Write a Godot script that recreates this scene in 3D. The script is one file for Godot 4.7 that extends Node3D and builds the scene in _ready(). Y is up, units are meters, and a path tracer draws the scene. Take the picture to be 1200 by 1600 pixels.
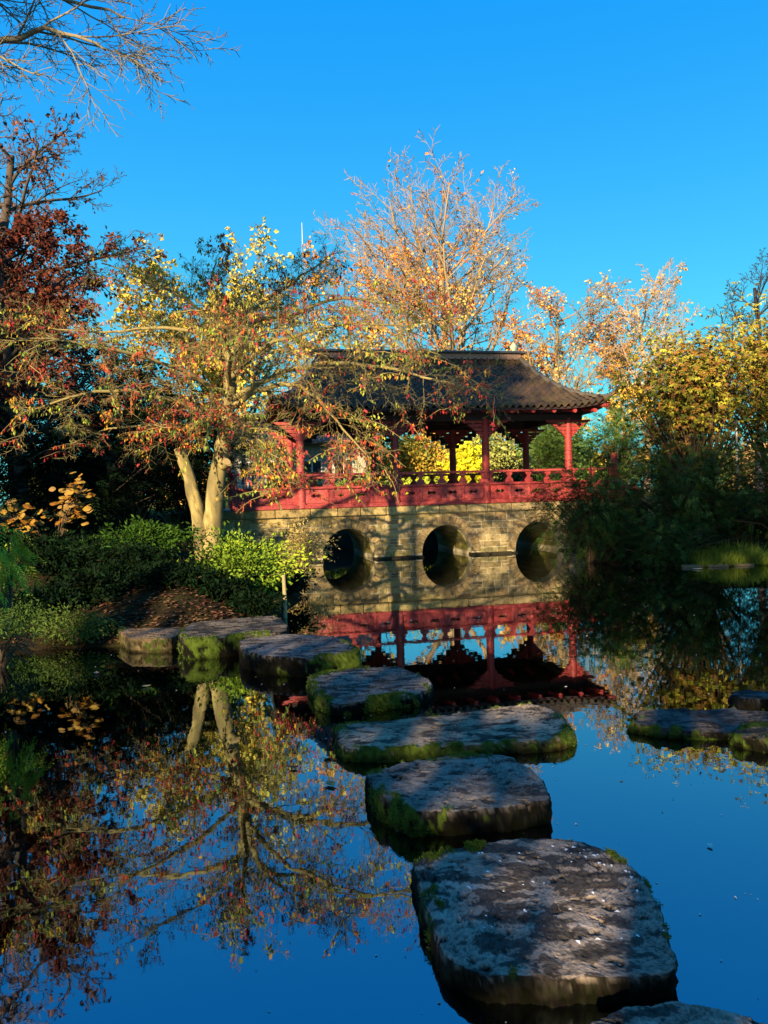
extends Node3D

# ------------------------------------------------------------------ builders
class Shape:
	var v := PackedVector3Array()
	var n := PackedVector3Array()
	var c := PackedColorArray()
	var i := PackedInt32Array()

	func tri(a: Vector3, b: Vector3, d: Vector3, out_dir: Vector3, col: Color) -> void:
		var nn := (d - a).cross(b - a)
		var k := v.size()
		var flip := nn.dot(out_dir) < 0.0
		if flip:
			nn = -nn
		nn = nn.normalized()
		v.append(a); v.append(b); v.append(d)
		n.append(nn); n.append(nn); n.append(nn)
		c.append(col); c.append(col); c.append(col)
		if flip:
			i.append(k); i.append(k + 2); i.append(k + 1)
		else:
			i.append(k); i.append(k + 1); i.append(k + 2)

	func quad(a: Vector3, b: Vector3, d: Vector3, e: Vector3, out_dir: Vector3, col: Color) -> void:
		tri(a, b, d, out_dir, col)
		tri(a, d, e, out_dir, col)

	func box(at: Vector3, size: Vector3, col := Color.WHITE, bev := 0.012, turn := Basis.IDENTITY) -> void:
		var h := size * 0.5
		bev = minf(bev, minf(h.x, minf(h.y, h.z)) * 0.45)
		var q := h - Vector3.ONE * bev
		for ax in 3:
			var b1 := (ax + 1) % 3
			var b2 := (ax + 2) % 3
			for s in [-1.0, 1.0]:
				var f := []
				for w in [[-1, -1], [1, -1], [1, 1], [-1, 1]]:
					var p := Vector3.ZERO
					p[ax] = h[ax] * s
					p[b1] = q[b1] * w[0]
					p[b2] = q[b2] * w[1]
					f.append(at + turn * p)
				var o := Vector3.ZERO
				o[ax] = s
				quad(f[0], f[1], f[2], f[3], turn * o, col)
				for s2 in [-1.0, 1.0]:
					var e := []
					for w in [[0, -1], [0, 1], [1, 1], [1, -1]]:
						var p := Vector3.ZERO
						p[ax] = (h[ax] if w[0] == 0 else q[ax]) * s
						p[b1] = (q[b1] if w[0] == 0 else h[b1]) * s2
						p[b2] = q[b2] * w[1]
						e.append(at + turn * p)
					var o2 := Vector3.ZERO
					o2[ax] = s
					o2[b1] = s2
					quad(e[0], e[1], e[2], e[3], turn * o2, col)
		for sx in [-1.0, 1.0]:
			for sy in [-1.0, 1.0]:
				for sz in [-1.0, 1.0]:
					var s := Vector3(sx, sy, sz)
					tri(at + turn * (Vector3(h.x, q.y, q.z) * s), at + turn * (Vector3(q.x, h.y, q.z) * s), at + turn * (Vector3(q.x, q.y, h.z) * s), turn * s, col)

	func tube(pts: PackedVector3Array, rad: PackedFloat32Array, sides: int, col: Color, cap := false) -> void:
		var k0 := v.size()
		var m := pts.size()
		if m < 2:
			return
		var side := Vector3.ZERO
		for q in m:
			var t := (pts[mini(q + 1, m - 1)] - pts[maxi(q - 1, 0)]).normalized()
			if q == 0:
				side = t.cross(Vector3.UP if absf(t.y) < 0.9 else Vector3.RIGHT).normalized()
			else:
				side = (side - t * side.dot(t)).normalized()
			var up := t.cross(side)
			for k in sides:
				var a := TAU * k / sides
				var o := side * cos(a) + up * sin(a)
				v.append(pts[q] + o * rad[q])
				n.append(o)
				c.append(col)
		for q in m - 1:
			for k in sides:
				var a := k0 + q * sides + k
				var b := k0 + q * sides + (k + 1) % sides
				i.append(a); i.append(a + sides); i.append(b)
				i.append(b); i.append(a + sides); i.append(b + sides)
		if cap:
			var e := k0 + (m - 1) * sides
			var o := (pts[m - 1] - pts[m - 2]).normalized()
			for k in range(1, sides - 1):
				tri(v[e], v[e + k], v[e + k + 1], o, col)

	# a leaf: two folded faces, or four for a rounder one
	func leaf(p: Vector3, d: Vector3, side: Vector3, up: Vector3, l: float, w: float, col: Color) -> void:
		var k := v.size()
		var m := p + d * (l * 0.45) + up * (w * 0.18)
		v.append(p); v.append(m + side * (w * 0.5)); v.append(p + d * l); v.append(m - side * (w * 0.5))
		c.append(col); c.append(col); c.append(col); c.append(col)
		i.append(k); i.append(k + 1); i.append(k + 2); i.append(k); i.append(k + 2); i.append(k + 3)

	# extrude a flat outline (x, y) from z0 back to z1; the front edge is eased by "ease"
	func bole(pts: PackedVector3Array, rad: PackedFloat32Array, sides: int, col: Color, nz: FastNoiseLite, cap := false) -> void:
		var fp := PackedVector3Array()
		var fr := PackedFloat32Array()
		for k in pts.size() - 1:
			for q in 10:
				var t := q / 10.0
				fp.append(pts[k].cubic_interpolate(pts[k + 1], pts[maxi(k - 1, 0)], pts[mini(k + 2, pts.size() - 1)], t))
				fr.append(lerpf(rad[k], rad[k + 1], t))
		fp.append(pts[-1])
		fr.append(rad[-1])
		var k0 := v.size()
		tube(fp, fr, sides, col, false)
		for k in range(k0, v.size()):
			var p := v[k]
			var a := nz.get_noise_3d(p.x * 260, p.y * 110, p.z * 260)
			var b := nz.get_noise_3d(p.x * 900, p.y * 500, p.z * 900)
			v[k] = p + n[k] * (0.045 * a + 0.018 * b)
			var m := smoothstep(-0.1, 0.25, a + 0.6 * b)
			c[k] = (col * maxf(0.25, 1.0 + 1.3 * b)).lerp(Color(0.13, 0.11, 0.06), 0.7 * m)
		if cap:
			var e := v.size() - sides
			var o := (fp[-1] - fp[-2]).normalized()
			for k in range(1, sides - 1):
				tri(v[e], v[e + k], v[e + k + 1], o, col)

	func slab(poly: PackedVector2Array, z0: float, z1: float, col: Color, ease := 0.0, lift := 0.0) -> void:
		if Geometry2D.is_polygon_clockwise(poly):
			poly.reverse()
		var t := Geometry2D.triangulate_polygon(poly)
		var mid := Vector2.ZERO
		for p in poly:
			mid += p / poly.size()
		var front := PackedVector2Array()
		for p in poly:
			var dl := (p - mid).length()
			front.append(mid + (p - mid) * (1.0 - ease / maxf(dl, ease * 3.0)))
		for k in range(0, t.size(), 3):
			var a := front[t[k]]
			var b := front[t[k + 1]]
			var d := front[t[k + 2]]
			tri(Vector3(a.x, a.y, z0), Vector3(b.x, b.y, z0), Vector3(d.x, d.y, z0), Vector3.BACK, col)
			a = poly[t[k]]
			b = poly[t[k + 1]]
			d = poly[t[k + 2]]
			tri(Vector3(a.x, a.y, z1), Vector3(b.x, b.y, z1), Vector3(d.x, d.y, z1), Vector3.FORWARD, col)
		for k in poly.size():
			var a := poly[k]
			var b := poly[(k + 1) % poly.size()]
			var fa := front[k]
			var fb := front[(k + 1) % poly.size()]
			var o := Vector3((b - a).y, -(b - a).x, 0)
			var zz := z0 - ease * 0.7
			if ease > 0.0:
				quad(Vector3(fa.x, fa.y, z0), Vector3(fb.x, fb.y, z0), Vector3(b.x, b.y, zz), Vector3(a.x, a.y, zz), o + Vector3.BACK * 0.01, col)
			quad(Vector3(a.x, a.y, zz), Vector3(b.x, b.y, zz), Vector3(b.x, b.y, z1), Vector3(a.x, a.y, z1), o, col)

	func smooth() -> void:
		n.resize(v.size())
		n.fill(Vector3.ZERO)
		for k in range(0, i.size(), 3):
			var f := (v[i[k + 2]] - v[i[k]]).cross(v[i[k + 1]] - v[i[k]])
			n[i[k]] += f
			n[i[k + 1]] += f
			n[i[k + 2]] += f
		for k in n.size():
			n[k] = n[k].normalized()

	func mesh() -> ArrayMesh:
		var a := []
		a.resize(Mesh.ARRAY_MAX)
		a[Mesh.ARRAY_VERTEX] = v
		if n.size() == v.size():
			a[Mesh.ARRAY_NORMAL] = n
		a[Mesh.ARRAY_COLOR] = c
		a[Mesh.ARRAY_INDEX] = i
		var m := ArrayMesh.new()
		if v.size():
			m.add_surface_from_arrays(Mesh.PRIMITIVE_TRIANGLES, a)
		return m

class Tips:
	var p := PackedVector3Array()
	var d := PackedVector3Array()

var rng := RandomNumberGenerator.new()
var noi := FastNoiseLite.new()
var M := {}
var used := {}

func R(a: float, b: float) -> float:
	return rng.randf_range(a, b)

func rv() -> Vector3:
	return Vector3(R(-1, 1), R(-1, 1), R(-1, 1))

func numbered(called: String) -> String:
	if not used.has(called):
		used[called] = 0
		return called
	used[called] += 1
	return "%s_%03d" % [called, used[called]]

func tag(o: Node3D, label: String, category: String, group := "") -> Node3D:
	o.set_meta("label", label)
	o.set_meta("category", category)
	if group:
		o.set_meta("group", group)
	return o

func thing(called: String, label: String, category: String, at := Vector3.ZERO, group := "") -> Node3D:
	var o := Node3D.new()
	o.name = numbered(called)
	add_child(o)
	o.position = at
	return tag(o, label, category, group)

func put(called: String, what, mat: Material, parent: Node3D = self, at := Vector3.ZERO) -> MeshInstance3D:
	var o := MeshInstance3D.new()
	o.mesh = what.mesh() if what is Shape else what
	o.material_override = M.reds[rng.randi() % 5] if mat == M.red else mat
	if parent == self:
		o.name = numbered(called)
		add_child(o)
	else:
		var k := 0
		var nm := called
		while parent.has_node(nm):
			k += 1
			nm = "%s_%03d" % [called, k]
		o.name = nm
		parent.add_child(o)
	o.position = at
	return o

# fast naming for long runs of alike pieces
func piece(called: String, k: int, what: Mesh, mat: Material, parent: Node3D) -> MeshInstance3D:
	var o := MeshInstance3D.new()
	o.mesh = what
	o.material_override = mat
	o.name = called if k == 0 else "%s_%03d" % [called, k]
	parent.add_child(o)
	return o

func stuff(o: Node3D) -> Node3D:
	o.set_meta("kind", "stuff")
	return o

func lin(r: float, g: float, b: float) -> Color:
	return Color(r, g, b)

func noise_tex(freq: float, oct: int, seed_: int, lo: float, hi: float, size := 512, kind := FastNoiseLite.TYPE_SIMPLEX_SMOOTH) -> NoiseTexture2D:
	var f := FastNoiseLite.new()
	f.noise_type = kind
	f.frequency = freq
	f.fractal_octaves = oct
	f.seed = seed_
	var t := NoiseTexture2D.new()
	t.width = size
	t.height = size
	t.seamless = true
	t.noise = f
	var g := Gradient.new()
	g.set_color(0, Color(lo, lo, lo))
	g.set_color(1, Color(hi, hi, hi))
	t.color_ramp = g
	return t

func ramp_tex(freq: float, oct: int, seed_: int, stops: Array, size := 1024) -> NoiseTexture2D:
	var t := noise_tex(freq, oct, seed_, 0.0, 1.0, size)
	var g := Gradient.new()
	g.offsets = PackedFloat32Array()
	var of := PackedFloat32Array()
	var cs := PackedColorArray()
	for k in stops.size():
		of.append(stops[k][0])
		cs.append((stops[k][1] as Color).linear_to_srgb())
	g.offsets = of
	g.colors = cs
	t.color_ramp = g
	return t

func mat(albedo: Color, rough := 0.8, tex: Texture2D = null, scale := 1.0, bump: Texture2D = null, bump_cm := 0.0) -> StandardMaterial3D:
	var m := StandardMaterial3D.new()
	m.albedo_color = albedo.linear_to_srgb()
	m.roughness = rough
	m.vertex_color_use_as_albedo = true
	if tex or bump:
		m.uv1_triplanar = true
		m.uv1_world_triplanar = true
		m.uv1_scale = Vector3.ONE * scale
	if tex:
		m.albedo_texture = tex
	if bump:
		m.heightmap_enabled = true
		m.heightmap_texture = bump
		m.heightmap_scale = bump_cm
	return m

# ------------------------------------------------------------------ trees and bushes
func grow(wood: Shape, tips: Tips, p: Vector3, d: Vector3, ln: float, r: float, lev: int, P: Dictionary) -> void:
	var nseg: int = P.seg[lev]
	var pts := PackedVector3Array()
	var rad := PackedFloat32Array()
	var dirs := PackedVector3Array()
	var q := p
	var dir := d
	var wig: float = P.wig[lev]
	var up: float = P.up[lev]
	var rmin: float = P.rmin
	for k in nseg + 1:
		pts.append(q)
		dirs.append(dir)
		rad.append(maxf(lerpf(r, r * P.taper, float(k) / nseg), rmin * 0.6))
		dir = (dir + rv() * wig + Vector3(0, up, 0)).normalized()
		q += dir * (ln / nseg)
	wood.tube(pts, rad, P.sides[lev], P.bark * R(0.8, 1.15))
	spread(wood, tips, pts, dirs, rad, ln, lev, P)

func spread(wood: Shape, tips: Tips, pts: PackedVector3Array, dirs: PackedVector3Array, rad: PackedFloat32Array, ln: float, lev: int, P: Dictionary) -> void:
	var nseg := pts.size() - 1
	if lev + 1 < int(P.levels):
		var n: int = P.kids[lev]
		var az := R(0, TAU)
		for k in n:
			var t := lerpf(P.start[lev], 1.0, (k + R(0.1, 0.9)) / n)
			var f := t * nseg
			var a := mini(int(f), nseg - 1)
			var pos := pts[a].lerp(pts[a + 1], f - a)
			var dd := dirs[a].lerp(dirs[a + 1], f - a).normalized()
			var rr := lerpf(rad[a], rad[a + 1], f - a)
			az += 2.4 + R(-0.5, 0.5)
			var s1 := dd.cross(Vector3.UP if absf(dd.y) < 0.9 else Vector3.RIGHT).normalized()
			var s2 := dd.cross(s1)
			var out := s1 * cos(az) + s2 * sin(az)
			out.y *= P.flat
			var ang: float = deg_to_rad(P.ang[lev] * R(0.75, 1.25))
			var cd := (dd * cos(ang) + out * sin(ang)).normalized()
			var cl: float = ln * P.ratio[lev] * (1.0 - P.shrink * t) * R(0.65, 1.2)
			grow(wood, tips, pos, cd, cl, maxf(rr * P.rr, P.rmin), lev + 1, P)
	if lev >= int(P.levels) - 2:
		for k in range(1, nseg + 1):
			tips.p.append(pts[k])
			tips.d.append(dirs[k])

func leaves(tips: Tips, P: Dictionary) -> Shape:
	var s := Shape.new()
	var cols: Array = P.cols
	var share: float = P.share
	for k in tips.p.size():
		var p := tips.p[k]
		var sh := share
		if P.has("lowest"):
			sh *= clampf(1.0 - (p.y - P.lowest) / P.fade, P.get("bare", 0.03), 1.0)
		sh *= clampf(0.9 + 2.2 * noi.get_noise_3dv(p * P.get("patch", 3.0)), 0.05, 2.0)
		if rng.randf() > sh:
			continue
		var col: Color = cols[int(clampf((noi.get_noise_3dv(p * P.get("hue", 5.0) + Vector3(90, 0, 0)) + 0.5 + R(-0.3, 0.3)) * cols.size(), 0, cols.size() - 1))]
		for w in int(P.each):
			var d := (tips.d[k] * 0.5 + rv() * 0.9 + Vector3(0, P.hang, 0)).normalized()
			var sd := d.cross(rv()).normalized()
			var l: float = P.size * R(0.6, 1.2)
			s.leaf(p + rv() * P.jit, d, sd, d.cross(sd), l, l * P.wide, col * R(0.7, 1.3))
	return s

func tree(called: String, label: String, cat: String, at: Vector3, h: float, lean: Vector3, r: float, P: Dictionary, group := "") -> Node3D:
	var o := thing(called, label, cat, at, group)
	var wood := Shape.new()
	var tips := Tips.new()
	noi.offset = at
	var nt := 9
	var pts := PackedVector3Array()
	var rad := PackedFloat32Array()
	var dirs := PackedVector3Array()
	var q := Vector3(0, -0.3, 0)
	var dir := (Vector3.UP + lean).normalized()
	for k in nt + 1:
		pts.append(q)
		dirs.append(dir)
		rad.append(r * (lerpf(1.0, 0.35, float(k) / nt) + (0.3 if k == 0 else 0.0)))
		dir = (dir + rv() * 0.06 + Vector3(0, 0.05, 0)).normalized()
		q += dir * (h / nt)
	var trunk := Shape.new()
	trunk.tube(pts, rad, 10, P.bark)
	put("trunk", trunk, M.bark, o)
	spread(wood, tips, pts, dirs, rad, h, 0, P)
	stuff(put("branches", wood, M.bark, o))
	if P.share > 0.0:
		stuff(put("foliage", leaves(tips, P), M.leaf, o))
	return o

func base_tree(over: Dictionary) -> Dictionary:
	var P := {"levels": 5, "seg": [9, 6, 4, 3, 1], "wig": [0.1, 0.16, 0.2, 0.25, 0.3], "up": [0.05, 0.08, 0.05, 0.03, 0.0], "sides": [8, 6, 4, 3, 3], "kids": [12, 7, 6, 5], "start": [0.35, 0.25, 0.2, 0.15],
		"ang": [45, 42, 42, 45], "ratio": [0.55, 0.5, 0.5, 0.5], "shrink": 0.5, "rr": 0.55, "rmin": 0.012, "taper": 0.3, "flat": 0.8, "bark": lin(0.3, 0.25, 0.16),
		"cols": [lin(0.4, 0.15, 0.03)], "share": 0.5, "each": 2, "hang": -0.4, "size": 0.2, "wide": 0.6, "jit": 0.1}
	P.merge(over, true)
	return P

# a bush or evergreen: leaves in clumps spread through an uneven crown
func bush(called: String, label: String, cat: String, at: Vector3, rad: Vector3, clumps: int, each: int, size: float, wide: float, cols: Array, style := "round", lift := -1.0, group := "", P := {}) -> Node3D:
	var o := thing(called, label, cat, at, group)
	var s := Shape.new()
	var wood := Shape.new()
	var cy: float = rad.y if lift < 0.0 else lift
	noi.offset = at * 3.0
	var rc: float = P.get("clump", 0.16) * minf(rad.x, minf(rad.y, rad.z)) + size * 0.5
	var hgrad: float = P.get("hgrad", 0.0)
	var cone: float = P.get("cone", 0.0)
	var droop: float = P.get("droop", -0.25)
	var floor_y: float = P.get("floor", 0.05)
	for k in clumps:
		var d := Vector3.ZERO
		while d.length() < 0.1 or d.length() > 1.0:
			d = rv()
		d = d.normalized()
		var f := pow(rng.randf(), 0.45) * (0.8 + 0.75 * noi.get_noise_3dv(d * 95.0))
		var e := Vector3(d.x, d.y, d.z) * f
		if cone > 0.0:
			var w := lerpf(1.0, clampf(0.5 - 0.5 * e.y, 0.03, 1.0) * 1.3, cone)
			e.x *= w
			e.z *= w
		var cc := Vector3(e.x * rad.x, cy + e.y * rad.y, e.z * rad.z)
		if cc.y < floor_y:
			continue
		if k % 14 == 0:
			var root := Vector3(R(-0.15, 0.15) * rad.x, 0.0, R(-0.15, 0.15) * rad.z)
			var midp := root.lerp(cc, 0.5) + Vector3(0, 0.12 * rad.y, 0)
			var wr: float = P.get("stem", 0.03)
			if P.get("bole", false):
				root = Vector3(0, cy - rad.y * 0.9, 0)
				midp = root.lerp(cc, 0.5)
				if k == 0:
					wood.tube(PackedVector3Array([Vector3.ZERO, Vector3(0.1, cy * 0.5, 0), Vector3(0, cy + rad.y * 0.5, 0)]), PackedFloat32Array([0.28, 0.22, 0.12]), 8, lin(0.16, 0.1, 0.06))
			wood.tube(PackedVector3Array([root, midp, cc]), PackedFloat32Array([wr, wr * 0.6, wr * 0.2]), 4, P.get("bark", lin(0.1, 0.07, 0.045)))
		var col: Color = cols[int(clampf((noi.get_noise_3dv(cc * P.get("hue", 14.0) + Vector3(50, 0, 0)) * 0.9 + 0.5 + R(-0.22, 0.22) + hgrad * e.y) * cols.size(), 0, cols.size() - 1))]
		col = col * R(0.75, 1.25)
		if style == "round":
			for w in each:
				var off := Vector3(rng.randfn(), rng.randfn() * 0.7, rng.randfn()) * rc
				var ld := (d * 0.8 + rv() * 0.8 + Vector3(0, droop, 0)).normalized()
				var sd := ld.cross(rv()).normalized()
				var l := size * R(0.6, 1.25)
				s.leaf(cc + off, ld, sd, ld.cross(sd), l, l * wide, col * R(0.75, 1.25))
		elif style == "spray":
			for w in maxi(1, each / 14):
				var ax := (Vector3(d.x, d.y * 0.5, d.z) + rv() * 0.55 + Vector3(0, droop, 0)).normalized()
				var pl := ax.cross((Vector3.UP + rv() * 0.5).normalized()).normalized()
				var up := pl.cross(ax)
				var p0 := cc + rv() * rc
				var ls := size * R(3.0, 5.0)
				for z in 14:
					var t := (z + 0.5) / 14.0
					var sg := 1.0 if z % 2 == 0 else -1.0
					var ld := (ax * 0.75 + pl * sg * 0.75 + up * R(-0.2, 0.2)).normalized()
					var l := size * (1.5 - 1.0 * t) * R(0.8, 1.2)
					s.leaf(p0 + ax * (ls * t) + Vector3(0, -0.12 * ls * t * t, 0), ld, ld.cross(up).normalized(), up, l, l * wide, col * R(0.75, 1.25))
		elif style == "whorl":
			for w in maxi(1, each / 8):
				var ax := (d * 0.8 + rv() * 0.6 + Vector3(0, 0.3, 0)).normalized()
				var s1 := ax.cross(rv()).normalized()
				var s2 := ax.cross(s1)
				var p0 := cc + Vector3(rng.randfn(), rng.randfn(), rng.randfn()) * rc
				var cw := col * R(0.75, 1.25)
				for z in 8:
					if rng.randf() < 0.3:
						continue
					var a := TAU * z / 8.0 + R(-0.5, 0.5)
					var o2 := s1 * cos(a) + s2 * sin(a)
					var ld := (o2 + ax * R(-0.1, 0.5) + Vector3(0, droop, 0)).normalized()
					var l := size * R(0.7, 1.2)
					s.leaf(p0, ld, ld.cross(ax).normalized(), ax, l, l * wide, cw * R(0.8, 1.2))
	stuff(put("stems", wood, M.bark, o))
	stuff(put("foliage", s, P.get("mat", M.leaf), o))
	return o

# ------------------------------------------------------------------ the pond's outline and the ground
var pond := PackedVector2Array([
	Vector2(-13, 7), Vector2(-12, -2), Vector2(-9, -8), Vector2(-6.6, -10.2), Vector2(-5.3, -10.6), Vector2(-4.3, -10.5), Vector2(-3.6, -10.5), Vector2(-2.6, -10.4), Vector2(-1.9, -11.2),
	Vector2(-1.65, -13), Vector2(-1.75, -16), Vector2(-2.1, -19.5), Vector2(-2.3, -23.4), Vector2(-2.4, -28.0), Vector2(0, -28.9), Vector2(3, -29.4), Vector2(5.5, -29.2), Vector2(6.6, -27), Vector2(6.2, -24.8),
	Vector2(5.6, -22), Vector2(5.9, -19.6), Vector2(7, -19.0), Vector2(9.4, -19.2), Vector2(12, -18), Vector2(15, -13), Vector2(16, -4), Vector2(14, 5), Vector2(5, 9), Vector2(-6, 9)])

func shore(x: float, z: float) -> float:
	var p := Vector2(x, z)
	var best := 1e9
	for k in pond.size():
		var q := Geometry2D.get_closest_point_to_segment(p, pond[k], pond[(k + 1) % pond.size()])
		best = minf(best, p.distance_squared_to(q))
	best = sqrt(best)
	return -best if Geometry2D.is_point_in_polygon(p, pond) else best

func ground_y(x: float, z: float) -> float:
	var far := maxf(absf(x), absf(z + 20.0))
	if far > 70.0:
		return 1.6
	var d := shore(x, z)
	d += 0.25 * noi2.get_noise_2d(x * 60.0, z * 60.0)
	if d < 0.0:
		return maxf(-0.8, 0.02 + d * 0.9)
	var top := 1.45
	if z > -9.0:
		top = 0.9
	return 0.02 + top * (1.0 - exp(-d / 2.8)) + 0.12 * noi2.get_noise_2d(x * 25.0, z * 25.0) * minf(1.0, d)

var noi2 := FastNoiseLite.new()

# ------------------------------------------------------------------ stepping stones
func ring_of(outline: Array, n: int) -> PackedVector2Array:
	var out := PackedVector2Array()
	var m := outline.size()
	for k in n:
		var f := float(k) / n * m
		var a := int(f)
		var t := f - a
		var p0: Vector2 = outline[(a + m - 1) % m]
		var p1: Vector2 = outline[a % m]
		var p2: Vector2 = outline[(a + 1) % m]
		var p3: Vector2 = outline[(a + 2) % m]
		out.append(p1.lerp(p2, t).lerp(p1.cubic_interpolate(p2, p0, p3, t), 0.4))
	return out

func stone(called: String, label: String, outline: Array, top: float, P := {}) -> Node3D:
	var mid := Vector2.ZERO
	for p in outline:
		mid += p / outline.size()
	var o := thing(called, label, P.get("cat", "stepping stone"), Vector3(mid.x, 0, mid.y), P.get("group", "stepping stones across the pond"))
	var A: int = P.get("around", 230)
	var ring := ring_of(outline, A)
	var rough: float = P.get("rough", 1.0)
	var sd: float = P.get("seed", 1.0) * 37.0
	var base: Color = P.get("col", lin(0.32, 0.25, 0.195))
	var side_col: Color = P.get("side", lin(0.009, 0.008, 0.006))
	var moss_amt: float = P.get("moss", 0.5)
	var moss_dir: Vector2 = P.get("moss_dir", Vector2(-1, 0))
	var blotch: float = P.get("blotch", 0.9)
	var tilt: Vector2 = P.get("tilt", Vector2.ZERO)
	var s := Shape.new()
	var tops: int = P.get("tops", 46)
	var sides := 14
	var rows := tops + sides
	var mossy := PackedInt32Array()
	var drop := PackedFloat32Array()
	for k in A:
		var e := ring[k] - mid
		var en := e.normalized()
		var chip := noi2.get_noise_3d(en.x * 180, en.y * 180, sd) + 0.3 * noi2.get_noise_3d(en.x * 700, en.y * 700, sd)
		ring[k] = mid + e * (1.0 + 0.05 * rough * chip)
		drop.append(clampf(0.012 + 0.03 * noi2.get_noise_3d(en.x * 330 + 40, en.y * 330, sd), 0.004, 0.03))
	for q in rows + 1:
		for k in A:
			var e := ring[k] - mid
			var el := e.length()
			var en := e / el
			var p := Vector3.ZERO
			var edge := 0.0
			var down := 0.0
			if q <= tops:
				var x := float(q) / tops
				var t := x * (1.35 - 0.35 * x)
				p = Vector3(e.x * t, top, e.y * t)
				var near := (1.0 - t) * el
				edge = clampf(1.0 - near / 0.13, 0, 1)
				var lip := clampf(1.0 - near / 0.02, 0, 1)
				p.y -= drop[k] * lip * lip
			else:
				down = float(q - tops) / sides
				var out := 0.02 * sin(minf(down * 4.0, PI)) - 0.12 * down * down
				p = Vector3(e.x + en.x * out, top - drop[k] - (top + 0.25) * down, e.y + en.y * out)
				edge = 1.0
			var wp := p + Vector3(mid.x, 0, mid.y)
			var n1 := noi2.get_noise_3d(wp.x * 130, wp.y * 130 + sd, wp.z * 130)
			var n2 := noi2.get_noise_3d(wp.x * 480, wp.y * 480 + sd, wp.z * 480)
			var n3 := noi2.get_noise_3d(wp.x * 1900, wp.y * 1900 + sd, wp.z * 1900)
			var n4 := noi2.get_noise_3d(wp.x * 6500, wp.y * 6500 + sd, wp.z * 6500)
			var ledge := noi2.get_noise_3d(wp.x * 260 + 500, wp.y * 2600 + sd, wp.z * 260) * 5.0
			var step: float = (floor(ledge) + smoothstep(0.7, 1.0, ledge - floor(ledge))) * 0.2
			if q <= tops:
				p.y += rough * (0.008 * n1 + 0.004 * n2 + 0.004 * step) + 0.0035 * n3 + 0.0025 * n4 + tilt.dot(Vector2(p.x, p.z))
				var pit := smoothstep(0.28, 0.42, noi2.get_noise_3d(wp.x * 900 + 800, sd, wp.z * 900))
				p.y -= 0.010 * pit
				n4 -= 0.9 * pit
			else:
				var push: float = rough * (0.02 * n1 + 0.016 * n2 + 0.014 * step) * minf(1.0, down * 5.0) + 0.012 * n3 + 0.005 * n4
				p += Vector3(en.x, 0, en.y) * push
				p.y += tilt.dot(e)
			# grey sandstone, dark crusts in ragged patches, damp dark flanks, moss where it holds
			var crust := noi2.get_noise_3d(wp.x * 330 + 300, sd, wp.z * 800) + 0.55 * n2 + 0.6 * n3 + 0.25 * n4
			var m := smoothstep(-0.03, 0.05, crust + P.get("crust", 0.0))
			var col := base * (1.0 + 0.5 * n1 + 0.5 * n2 + 0.6 * n3 + 0.7 * n4)
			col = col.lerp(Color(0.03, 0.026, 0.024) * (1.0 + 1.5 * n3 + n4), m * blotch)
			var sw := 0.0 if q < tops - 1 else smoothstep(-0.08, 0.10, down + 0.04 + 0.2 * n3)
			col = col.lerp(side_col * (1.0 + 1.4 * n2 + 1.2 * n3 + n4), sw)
			var mz := edge * (0.30 + 0.5 * en.dot(moss_dir)) + 1.3 * n1 + 1.3 * n2 + 0.6 * n3 + moss_amt - 0.92
			mz -= 1.2 * maxf(0.0, down - 0.45)
			var mo := smoothstep(0.0, 0.18, mz) * smoothstep(0.1, 0.5, edge)
			col = col.lerp(Color(0.055, 0.08, 0.011) * (1.0 + 1.2 * n3 + 0.6 * n4), mo)
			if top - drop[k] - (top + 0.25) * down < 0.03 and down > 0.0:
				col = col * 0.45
			p += Vector3(en.x * down, 1.0 - down, en.y * down) * (0.012 * mo * (1.0 + n4))
			if mo > 0.5:
				mossy.append(s.v.size())
			col.r = maxf(col.r, 0.004)
			col.g = maxf(col.g, 0.004)
			col.b = maxf(col.b, 0.003)
			col.a = 1.0
			s.v.append(p)
			s.c.append(col)
	for q in rows:
		for k in A:
			var a := q * A + k
			var b := q * A + (k + 1) % A
			s.i.append(a); s.i.append(b); s.i.append(a + A)
			s.i.append(b); s.i.append(b + A); s.i.append(a + A)
	s.smooth()
	if s.n[(tops / 2) * A].y < 0.0:
		for k in range(0, s.i.size(), 3):
			var t := s.i[k + 1]
			s.i[k + 1] = s.i[k + 2]
			s.i[k + 2] = t
		s.smooth()
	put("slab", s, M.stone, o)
	if mossy.size() > 10:
		var t := Shape.new()
		var nb: int = P.get("blades", 4000)
		for k in int(nb * 0.7):
			var a := mossy[rng.randi() % mossy.size()]
			var p := s.v[a] + rv() * 0.008
			var d := (s.n[a] + rv() * 0.9).normalized()
			var l: float = R(0.006, 0.014) * P.get("blade", 1.0)
			var sdv := d.cross(rv()).normalized()
			var g := R(0.4, 1.5)
			t.leaf(p, d, sdv, d.cross(sdv), l, l * 0.4, Color(0.075 * g, 0.115 * g, 0.013))
		stuff(put("moss", t, M.leaf, o))
	return o

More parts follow.
